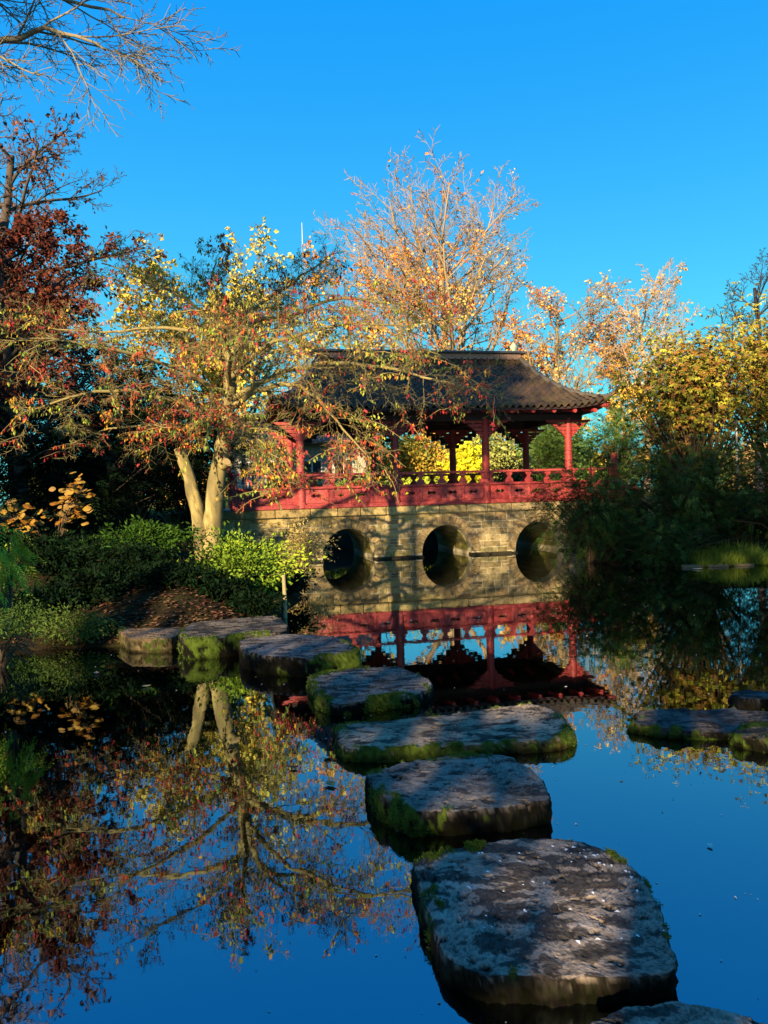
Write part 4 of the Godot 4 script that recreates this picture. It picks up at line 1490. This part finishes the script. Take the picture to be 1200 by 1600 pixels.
func fern(at: Vector3, size: float, label: String) -> void:
	var o := thing("fern", label, "fern", at, "ferns on the shaded bank")
	for k in 9:
		var a := TAU * k / 9.0 + R(-0.3, 0.3)
		var s := Shape.new()
		var d := Vector3(cos(a), 0, sin(a))
		var up := R(0.7, 1.3)
		for q in 22:
			var t := (q + 1) / 22.0
			var p := d * (size * 0.75 * t) + Vector3(0, size * (up * t - 0.75 * t * t), 0)
			var ax := (d * 0.75 + Vector3(0, up - 1.5 * t, 0)).normalized()
			var sd := ax.cross(Vector3.UP).normalized()
			var l := size * 0.24 * sin(PI * (0.12 + 0.86 * t)) + 0.015
			for sg in [-1.0, 1.0]:
				var ld: Vector3 = (sd * sg + ax * 0.35 + Vector3(0, -0.15, 0)).normalized()
				s.leaf(p, ld, ld.cross(Vector3.UP).normalized(), Vector3.UP, l, size * 0.05, lin(0.05, 0.12, 0.025) * R(0.7, 1.4))
		put("frond", s, M.leaf, o)

func build_right_bank() -> void:
	var yew := [lin(0.01, 0.022, 0.007), lin(0.022, 0.045, 0.011), lin(0.045, 0.078, 0.016), lin(0.1, 0.13, 0.025)]
	bush("juniper", "dark spreading juniper drooping over the water before the right arch", "shrub", Vector3(5.75, 0.0, -20.7), Vector3(1.9, 1.75, 1.3), 2300, 14, 0.075, 0.3, yew, "spray", 1.45, "dark junipers on the right bank", {"droop": -0.35, "floor": 0.08})
	bush("juniper", "broad dark juniper in the middle of the right bank", "shrub", Vector3(8.6, 0.1, -21.2), Vector3(2.4, 1.9, 1.5), 2400, 14, 0.085, 0.3, yew, "spray", 1.5, "dark junipers on the right bank", {"droop": -0.3})
	bush("juniper", "tall dark juniper at the right edge, above the bright grass", "shrub", Vector3(10.9, 0.3, -20.2), Vector3(2.4, 2.1, 1.5), 2400, 14, 0.085, 0.3, yew, "spray", 1.7, "dark junipers on the right bank", {"droop": -0.3})
	bush("juniper", "low dark juniper trailing in the water right of the drooping one", "shrub", Vector3(7.2, 0.0, -19.6), Vector3(1.6, 0.9, 0.9), 1300, 14, 0.075, 0.3, yew, "spray", 0.5, "dark junipers on the right bank", {"droop": -0.3})
	var whorl := [lin(0.025, 0.04, 0.01), lin(0.045, 0.062, 0.012), lin(0.1, 0.1, 0.017), lin(0.22, 0.11, 0.025), lin(0.27, 0.24, 0.03), lin(0.36, 0.31, 0.035)]
	bush("rhododendron", "tall shrub with yellowing leaf rosettes above the junipers", "shrub", Vector3(9.6, 1.3, -23.6), Vector3(2.5, 2.4, 1.8), 1400, 32, 0.12, 0.4, whorl, "whorl", 3.6, "yellowing rhododendrons", {"stem": 0.04, "droop": -0.75, "floor": 0.8, "hgrad": 0.4})
	bush("rhododendron", "taller yellowing shrub cut by the right edge", "shrub", Vector3(13.0, 1.3, -24.5), Vector3(2.8, 3.1, 2.0), 1500, 32, 0.125, 0.4, whorl, "whorl", 4.0, "yellowing rhododendrons", {"stem": 0.04, "droop": -0.75, "floor": 0.8, "hgrad": 0.4})
	var s := Shape.new()
	for k in 2600:
		var x := R(7.6, 9.6)
		var z := -19.0 + R(-0.5, 0.35)
		var y := maxf(ground_y(x, z), 0.0)
		var d := Vector3(R(-0.7, 0.7), 1.0, R(-0.2, 0.7)).normalized()
		var l := R(0.25, 0.6) * (1.0 - 0.5 * absf(x - 8.8))
		if l < 0.1:
			l = 0.15
		s.leaf(Vector3(x, y, z), d, d.cross(Vector3(R(-1, 1), 0, R(-1, 1)).normalized()).normalized(), Vector3.UP, l, 0.022, lin(0.12, 0.16, 0.02) * R(0.6, 1.4))
	stuff(put("grass", s, M.leaf))
	# bright edging stones at the foot of the grass
	var ke := -1
	for e in [[7.5, -18.75], [8.1, -18.72], [8.75, -18.75]]:
		ke += 1
		var t := Shape.new()
		t.box(Vector3(e[0], 0.03, e[1]), Vector3(0.5, 0.07, 0.16), lin(0.17, 0.14, 0.09), 0.03, Basis(Vector3.UP, R(-0.1, 0.1)))
		tag(put("edging_stone", t, M.stone), ["leftmost pale edging stone at the waterline below the bright grass", "middle one of the pale edging stones below the bright grass", "rightmost pale edging stone at the waterline below the bright grass"][ke], "stone", "edging stones below the grass")

func build_behind() -> void:
	var ob := [lin(0.5, 0.19, 0.03), lin(0.58, 0.28, 0.05), lin(0.45, 0.13, 0.03), lin(0.6, 0.38, 0.1)]
	tree("beech_tree", "tallest tree, half bare, orange leaves low down, behind the pavilion ridge", "tree", Vector3(5.9, 1.5, -62), 19.7, Vector3(-0.06, 0, 0), 0.5, base_tree({"kids": [24, 10, 7, 5], "seg": [9, 8, 5, 3, 1], "ang": [54, 40, 38, 42], "ratio": [0.74, 0.5, 0.48, 0.48], "start": [0.3, 0.2, 0.2, 0.15], "shrink": 0.42, "up": [0.05, 0.1, 0.05, 0.04, 0.02], "bark": lin(0.46, 0.32, 0.18), "rmin": 0.022, "cols": ob, "share": 0.5, "each": 3, "size": 0.27, "wide": 0.65, "lowest": 13.5, "fade": 6.0, "bare": 0.04, "patch": 8.0, "jit": 0.25}), "autumn trees behind the pavilion")
	tree("beech_tree", "orange leaved tree standing right of the pavilion roof", "tree", Vector3(13.4, 1.5, -60), 14.5, Vector3(0.0, 0, 0), 0.3, base_tree({"kids": [22, 9, 7, 5], "ang": [56, 42, 40, 42], "ratio": [0.58, 0.5, 0.48, 0.48], "start": [0.2, 0.2, 0.2, 0.15], "bark": lin(0.36, 0.28, 0.17), "rmin": 0.02, "cols": ob, "share": 0.45, "each": 3, "size": 0.25, "wide": 0.65, "lowest": 11.0, "fade": 7.0, "bare": 0.08, "patch": 8.0, "jit": 0.2}), "autumn trees behind the pavilion")
	tree("beech_tree", "pinkish half bare tree between the roof corner and the yellow shrubs", "tree", Vector3(21.3, 1.5, -62), 15.0, Vector3(0.0, 0, 0), 0.3, base_tree({"kids": [22, 9, 7, 5], "ang": [48, 40, 40, 42], "ratio": [0.55, 0.5, 0.48, 0.48], "start": [0.25, 0.2, 0.2, 0.15], "bark": lin(0.58, 0.42, 0.3), "rmin": 0.02, "cols": [lin(0.5, 0.22, 0.12), lin(0.5, 0.25, 0.06), lin(0.55, 0.3, 0.05)], "share": 0.55, "each": 3, "size": 0.24, "wide": 0.65, "lowest": 9.0, "fade": 7.0, "bare": 0.16, "patch": 8.0, "jit": 0.2}), "autumn trees behind the pavilion")
	tree("beech_tree", "low golden tree filling the gap beside the roof corner", "tree", Vector3(16.4, 1.5, -52), 7.0, Vector3(0.0, 0, 0), 0.2, base_tree({"kids": [14, 7, 6, 4], "ang": [60, 42, 40, 42], "ratio": [0.5, 0.5, 0.48, 0.48], "start": [0.15, 0.2, 0.2, 0.15], "bark": lin(0.3, 0.24, 0.15), "cols": [lin(0.55, 0.26, 0.03), lin(0.6, 0.38, 0.06)], "share": 0.8, "each": 3, "size": 0.28, "wide": 0.65}), "autumn trees behind the pavilion")
	tree("beech_tree", "low golden tree behind the right end of the ridge", "tree", Vector3(9.6, 1.5, -56), 8.5, Vector3(0.0, 0, 0), 0.2, base_tree({"kids": [14, 7, 6, 4], "ang": [60, 42, 40, 42], "ratio": [0.5, 0.5, 0.48, 0.48], "start": [0.15, 0.2, 0.2, 0.15], "bark": lin(0.3, 0.24, 0.15), "cols": [lin(0.6, 0.3, 0.04), lin(0.62, 0.42, 0.08), lin(0.5, 0.17, 0.03)], "share": 0.8, "each": 3, "size": 0.3, "wide": 0.65}), "autumn trees behind the pavilion")
	tree("bare_tree", "dark leafless tree against the sky at the right edge", "tree", Vector3(20.6, 1.5, -42), 12.0, Vector3(0.0, 0, 0), 0.25, base_tree({"kids": [14, 7, 6, 4], "ang": [46, 42, 42, 45], "ratio": [0.5, 0.5, 0.5, 0.5], "bark": lin(0.05, 0.045, 0.055), "rmin": 0.015, "cols": [lin(0.02, 0.03, 0.04)], "share": 0.3, "each": 1, "size": 0.16}))
	# shrubs seen between the columns
	bush("spindle_shrub", "brilliant yellow shrub framed by the middle bay of the pavilion", "shrub", Vector3(4.55, 1.4, -43), Vector3(1.05, 1.95, 0.9), 300, 16, 0.25, 0.85, [lin(0.72, 0.62, 0.02), lin(0.62, 0.58, 0.03), lin(0.8, 0.68, 0.04)], "round", 1.4)
	bush("spindle_shrub", "low yellow green shrub left of the brilliant yellow one", "shrub", Vector3(2.3, 1.4, -43), Vector3(1.5, 1.0, 0.9), 260, 16, 0.21, 0.7, [lin(0.42, 0.44, 0.03), lin(0.3, 0.36, 0.04), lin(0.6, 0.55, 0.03)], "round", 0.7)
	bush("laurel_shrub", "green bush seen through the left bay of the pavilion", "shrub", Vector3(-1.3, 1.4, -38.8), Vector3(1.7, 0.95, 0.8), 280, 16, 0.17, 0.6, [lin(0.12, 0.2, 0.03), lin(0.22, 0.28, 0.04)], "round", 0.7)
	bush("laurel_shrub", "olive shrub standing before the windows of the pale house", "shrub", Vector3(-4.4, 1.4, -38.6), Vector3(1.7, 1.25, 0.8), 300, 16, 0.16, 0.55, [lin(0.07, 0.1, 0.02), lin(0.14, 0.17, 0.03), lin(0.26, 0.22, 0.04)], "round", 0.9)
	bush("holly_hedge", "dark green clipped bush behind the right bay", "hedge", Vector3(6.6, 1.4, -38), Vector3(1.3, 1.15, 0.9), 420, 14, 0.12, 0.5, [lin(0.012, 0.03, 0.012), lin(0.02, 0.05, 0.018)], "round", 1.0)
	bush("cypress", "columnar cypress with lit edges behind the last column", "tree", Vector3(9.1, 1.4, -42), Vector3(1.15, 2.3, 1.0), 900, 14, 0.11, 0.35, [lin(0.03, 0.06, 0.016), lin(0.06, 0.1, 0.02), lin(0.13, 0.15, 0.03)], "spray", -1.0, "", {"cone": 0.35, "droop": 0.4})
	bush("pine_tree", "fresh green pine right of the last column", "tree", Vector3(9.0, 1.4, -29.5), Vector3(1.5, 2.0, 1.2), 1000, 14, 0.12, 0.22, [lin(0.03, 0.07, 0.018), lin(0.06, 0.12, 0.022), lin(0.11, 0.17, 0.03)], "spray", 2.0, "", {"droop": 0.0})
	bush("pine_tree", "feathery green pine between the roof corner and the yellow shrub", "tree", Vector3(11.3, 1.4, -30.5), Vector3(1.7, 1.9, 1.2), 900, 14, 0.13, 0.22, [lin(0.04, 0.08, 0.02), lin(0.08, 0.14, 0.025), lin(0.14, 0.19, 0.035)], "spray", 2.2, "", {"droop": 0.0})
	# taller shrubs that fill the view through the pavilion
	for e in [[-1.8, -49.0, 2.6, 2.6, [lin(0.42, 0.3, 0.04), lin(0.5, 0.36, 0.05), lin(0.3, 0.28, 0.05)], "golden olive tall shrub seen through the left bays"], [2.4, -50.0, 2.6, 2.9, [lin(0.5, 0.22, 0.03), lin(0.45, 0.32, 0.05), lin(0.24, 0.26, 0.05)], "orange tinted tall shrub above the yellow bushes"], [6.6, -49.5, 2.4, 2.5, [lin(0.2, 0.22, 0.05), lin(0.3, 0.3, 0.08), lin(0.12, 0.16, 0.04)], "olive tall shrub right of the brilliant yellow one"], [11.4, -50.0, 2.6, 3.0, [lin(0.07, 0.12, 0.03), lin(0.12, 0.18, 0.04)], "mid green tall shrub behind the cypress"]]:
		bush("tall_shrub", e[5], "shrub", Vector3(e[0], 1.4, e[1]), Vector3(e[2], e[3], 1.8), 520, 16, 0.26, 0.6, e[4], "round", e[3] * 0.95, "tall shrubs behind the lawn")
	for e in [[0.2, -30.2, "dark bush on the far shore, seen through the left arch"], [3.2, -30.6, "dark bush on the far shore, seen through the middle arch"], [6.4, -29.6, "dark bush on the far shore, seen through the right arch"]]:
		bush("laurel_bush", e[2], "shrub", Vector3(e[0], 0.4, e[1]), Vector3(1.8, 0.8, 0.8), 420, 14, 0.13, 0.5, [lin(0.01, 0.025, 0.008), lin(0.02, 0.045, 0.012)], "round", 0.5, "dark bushes on the far shore")
	# the row of shrubs that closes the view along the lawn
	var k := 0
	var words := ["olive", "grey green", "ochre", "mid green", "russet", "pale green", "dark green", "yellowish", "brown", "mossy green", "tawny", "sage green"]
	for x in [-30, -24, -18, -12, -5.5, 1.0, 7.5, 14.0, 20.0, 26.0, 33.0, 40.0]:
		var tone: Color = [lin(0.1, 0.1, 0.025), lin(0.1, 0.12, 0.07), lin(0.36, 0.22, 0.05), lin(0.06, 0.11, 0.03), lin(0.3, 0.12, 0.03), lin(0.2, 0.24, 0.08), lin(0.025, 0.05, 0.02), lin(0.4, 0.34, 0.05), lin(0.2, 0.12, 0.05), lin(0.1, 0.13, 0.03), lin(0.38, 0.24, 0.1), lin(0.16, 0.18, 0.09)][k]
		bush("border_shrub", "%s shrub in the border beyond the lawn" % words[k], "shrub", Vector3(x + R(-1, 1), 1.5, -66 + R(-3, 3)), Vector3(4.4, R(2.2, 3.4), 2.5), 300, 14, 0.42, 0.6, [tone * 0.7, tone, tone * 1.3], "round", 2.0, "shrubs of the border beyond the lawn")
		k += 1
	garden_house()
	mast()
	# a wooden lamp post right of the pavilion
	var p := thing("lamp_post", "thin pale grey post rising from the junipers at the right", "post", Vector3(10.6, 1.3, -23.0))
	var s := Shape.new()
	s.tube(PackedVector3Array([Vector3(0, 0, 0), Vector3(0, 2.3, 0), Vector3(0, 2.5, 0)]), PackedFloat32Array([0.03, 0.025, 0.025]), 8, lin(0.5, 0.5, 0.48), true)
	put("pole", s, M.plain, p)
	s = Shape.new()
	s.tube(PackedVector3Array([Vector3(0, 2.5, 0), Vector3(0, 2.52, 0), Vector3(0, 2.6, 0), Vector3(0, 2.63, 0)]), PackedFloat32Array([0.03, 0.05, 0.05, 0.01]), 8, lin(0.4, 0.4, 0.4))
	put("cap", s, M.plain, p)

func garden_house() -> void:
	var o := thing("garden_house", "pale plastered house with a red veranda seen through the pavilion", "house", Vector3(-4.6, 1.45, -41))
	var s := Shape.new()
	s.box(Vector3(0, 1.75, -2.4), Vector3(7.4, 3.7, 4.0), Color.WHITE, 0.02)
	put("wall", s, M.plaster, o)
	s = Shape.new()
	for sg in [-1.0, 1.0]:
		s.quad(Vector3(-4.2, 3.45, -2.4 + sg * 2.7), Vector3(4.2, 3.45, -2.4 + sg * 2.7), Vector3(4.2, 5.2, -2.4), Vector3(-4.2, 5.2, -2.4), Vector3(0, 1, sg), lin(0.22, 0.1, 0.06))
		s.quad(Vector3(-4.2, 3.33, -2.4 + sg * 2.7), Vector3(4.2, 3.33, -2.4 + sg * 2.7), Vector3(4.2, 5.08, -2.4), Vector3(-4.2, 5.08, -2.4), Vector3(0, -1, -sg), lin(0.22, 0.1, 0.06))
		s.quad(Vector3(-4.2, 3.33, -2.4 + sg * 2.7), Vector3(4.2, 3.33, -2.4 + sg * 2.7), Vector3(4.2, 3.45, -2.4 + sg * 2.7), Vector3(-4.2, 3.45, -2.4 + sg * 2.7), Vector3(0, 0, sg), lin(0.22, 0.1, 0.06))
	put("roof", s, M.plain, o)
	for x in [-2.6, -0.9, 0.8, 2.5]:
		var w := Shape.new()
		for e in [[0, 0.62, 1.1, 0.08], [0, -0.62, 1.1, 0.08]]:
			w.box(Vector3(x, 1.85 + e[1], -0.385), Vector3(1.1, 0.08, 0.06), lin(0.75, 0.72, 0.65))
		for e in [-0.51, 0.0, 0.51]:
			w.box(Vector3(x + e, 1.85, -0.386), Vector3(0.07, 1.16, 0.055), lin(0.75, 0.72, 0.65))
		var f := put("window", w, M.plain, o)
		var g := Shape.new()
		for e in [-0.255, 0.255]:
			g.box(Vector3(x + e, 1.85, -0.392), Vector3(0.45, 1.16, 0.02), Color.WHITE, 0.002)
		put("pane", g, M.glass, f)
	# veranda: floor, posts, rail with spindles
	s = Shape.new()
	s.box(Vector3(0, 0.75, 0.4), Vector3(7.2, 0.12, 1.4), Color.WHITE)
	put("veranda_floor", s, M.red, o)
	for x in [-3.4, -0.8, 1.85]:
		s = Shape.new()
		s.tube(PackedVector3Array([Vector3(x, -0.1, 1.0), Vector3(x, 3.3, 1.0)]), PackedFloat32Array([0.11, 0.1]), 12, Color.WHITE)
		put("veranda_post", s, M.red, o)
	s = Shape.new()
	s.box(Vector3(-0.8, 1.75, 1.0), Vector3(5.3, 0.09, 0.1), Color.WHITE)
	s.box(Vector3(-0.8, 1.0, 1.0), Vector3(5.3, 0.08, 0.08), Color.WHITE)
	put("veranda_rail", s, M.red, o)
	for k in 30:
		s = Shape.new()
		s.box(Vector3(-3.3 + k * 0.173, 1.37, 1.0), Vector3(0.05, 0.66, 0.05), lin(0.7, 0.66, 0.55), 0.005)
		piece("spindle", k, s.mesh(), M.plain, o)

func mast() -> void:
	var o := thing("radio_mast", "thin distant lattice mast above the golden tree", "mast", Vector3(-17.2, 1.6, -180))
	var s := Shape.new()
	var h := 59.0
	for k in 3:
		var a := TAU * k / 3.0
		var f := Vector3(cos(a), 0, sin(a))
		s.tube(PackedVector3Array([f * 1.1, f * 0.35 + Vector3(0, h, 0)]), PackedFloat32Array([0.07, 0.05]), 4, lin(0.36, 0.36, 0.36))
		for q in 40:
			var t0 := q / 40.0
			var t1 := (q + 1) / 40.0
			var g := Vector3(cos(a + TAU / 3.0), 0, sin(a + TAU / 3.0))
			s.tube(PackedVector3Array([f * lerpf(1.1, 0.35, t0) + Vector3(0, h * t0, 0), g * lerpf(1.1, 0.35, t1) + Vector3(0, h * t1, 0)]), PackedFloat32Array([0.03, 0.03]), 3, lin(0.36, 0.36, 0.36))
	put("lattice", s, M.plain, o)
	s = Shape.new()
	s.tube(PackedVector3Array([Vector3(0, h, 0), Vector3(0, h + 5, 0)]), PackedFloat32Array([0.12, 0.06]), 6, lin(0.7, 0.6, 0.5), true)
	put("aerial", s, M.plain, o)

func build_near_bank() -> void:
	# the trees on the near bank, behind the viewer, in whose shade the stones lie
	var dark := [lin(0.01, 0.02, 0.009), lin(0.018, 0.034, 0.012)]
	var k := 0
	for e in [[-17.5, 13.5, 3.0, 7.4], [-12.8, 13.5, 2.8, 6.6], [-9.0, 13.0, 2.3, 8.0], [-5.2, 13.5, 2.9, 5.2], [-0.3, 13.0, 3.2, 5.6], [4.4, 13.5, 3.2, 10.8], [-15.0, -4.6, 2.6, 11.5], [-18.0, -7.0, 3.2, 13.0], [-13.2, 13.5, 3.9, 4.6], [-5.4, 12.0, 3.0, 6.6]]:
		var hh: float = e[3] * 0.5
		bush("evergreen_tree", ["low evergreen at the far end of the near bank", "second low evergreen of the near bank", "evergreen beside the tall pair on the near bank", "tall bare stemmed pine of the near bank, next to the low evergreens", "tall bare stemmed pine straight behind the viewer", "tall evergreen on the near bank, right of the viewer", "evergreen beside the pond, left of the viewer", "tallest evergreen beside the pond, left of the viewer", "very tall pine with a high flat crown on the near bank", "rounded evergreen in front of the tall pines on the near bank"][k], "tree", Vector3(e[0], 0.8, e[1]), Vector3(e[2], hh, e[2]), [170, 170, 100, 190, 190, 130, 280, 280, 400, 62][k], 22, 0.55, 0.45, dark, "round", [hh, hh, hh, 12.3, 12.6, hh, hh, hh, 17.2, hh][k], "evergreens round the viewer", {"stem": 0.06 if k in [3, 4, 8] else 0.12, "clump": 0.13, "bole": k in [3, 4, 8]})
		k += 1

func build_small() -> void:
	# things floating on the water
	var spots := [[-0.42, -5.25, 0.11, lin(0.42, 0.22, 0.08), "curled brown leaf floating beside the long pale stone"], [0.02, -2.62, 0.07, lin(0.7, 0.66, 0.5), "pale leaf floating alone in the dark foreground water"], [-0.72, -5.6, 0.08, lin(0.34, 0.08, 0.05), "reddish leaf floating left of the long pale stone"],
		[-2.6, -8.2, 0.1, lin(0.4, 0.3, 0.16), "straw coloured leaf floating below the bank slab"], [-3.4, -8.9, 0.12, lin(0.45, 0.25, 0.15), "tan leaf floating under the heather mound"], [1.75, -4.2, 0.05, lin(0.6, 0.6, 0.5), "tiny pale leaf on the open water right of the second stone"], [7.4, -18.2, 0.25, lin(0.5, 0.4, 0.25), "pale leaf floating before the bright grass"]]
	for e in spots:
		var s := Shape.new()
		var l: float = e[2]
		var n := 8
		for k in n:
			var t0 := float(k) / n
			var t1 := float(k + 1) / n
			var w0 := sin(PI * pow(t0, 0.8)) * 0.28 * l
			var w1 := sin(PI * pow(t1, 0.8)) * 0.28 * l
			var y0 := 0.004 + 0.10 * l * pow(2.0 * t0 - 1.0, 2.0)
			var y1 := 0.004 + 0.10 * l * pow(2.0 * t1 - 1.0, 2.0)
			for sg in [-1.0, 1.0]:
				s.quad(Vector3((t0 - 0.5) * l, y0, 0), Vector3((t1 - 0.5) * l, y1, 0), Vector3((t1 - 0.5) * l, y1 + w1 * 0.35, sg * w1), Vector3((t0 - 0.5) * l, y0 + w0 * 0.35, sg * w0), Vector3.UP, e[3] * R(0.85, 1.15))
		var o := put("floating_leaf", s, M.leaf, self, Vector3(e[0], 0.004, e[1]))
		o.rotation.y = R(0, TAU)
		tag(o, e[4], "leaf", "leaves floating on the pond")
	# dust, seeds and bits of leaf afloat
	var dust := Shape.new()
	for k in 420:
		var x := R(-5.0, 6.0)
		var z := R(-17.0, -2.4)
		if k % 3 == 0:
			x = R(-2.0, 2.0)
			z = R(-7.0, -2.5)
		if shore(x, z) > -0.1:
			continue
		var a := R(0, TAU)
		var dd := Vector3(cos(a), 0, sin(a))
		var l := R(0.006, 0.02) * (1.0 if z > -6.0 else 2.0)
		dust.leaf(Vector3(x, 0.003, z), dd, dd.cross(Vector3.UP), Vector3.UP, l, l * R(0.3, 0.8), [lin(0.4, 0.36, 0.28), lin(0.25, 0.15, 0.07), lin(0.5, 0.48, 0.42)][rng.randi() % 3])
	stuff(put("floating_debris", dust, M.leaf))
	# white petals on the nearest stone
	var host := get_node("stepping_stone")
	var pet := Shape.new()
	for k in 46:
		var p := Vector3(R(-0.42, 0.42), 0.0, R(-0.45, 0.42))
		if k < 16:
			p = Vector3(0.15 + k * 0.017 + R(-0.05, 0.05), 0.0, -0.5 + k * 0.022 + R(-0.03, 0.03))
		p.y = 0.128
		var a := R(0, TAU)
		var d := Vector3(cos(a), R(-0.1, 0.3), sin(a)).normalized()
		var l := R(0.009, 0.028)
		pet.leaf(p, d, d.cross(Vector3.UP).normalized(), Vector3.UP, l, l * 0.7, lin(0.8, 0.78, 0.76))
	stuff(put("petals", pet, M.plain, host))
	# a stake at the left shore
	var st := Shape.new()
	st.tube(PackedVector3Array([Vector3(0, -0.3, 0), Vector3(0.01, 0.3, 0), Vector3(0.0, 0.72, 0)]), PackedFloat32Array([0.035, 0.034, 0.03]), 9, lin(0.45, 0.34, 0.16), true)
	var stake := thing("wooden_stake", "pale wooden stake standing at the shore below the sunlit shrub", "stake", Vector3(-1.68, 0.0, -12.6))
	put("stake", st, M.bark, stake)
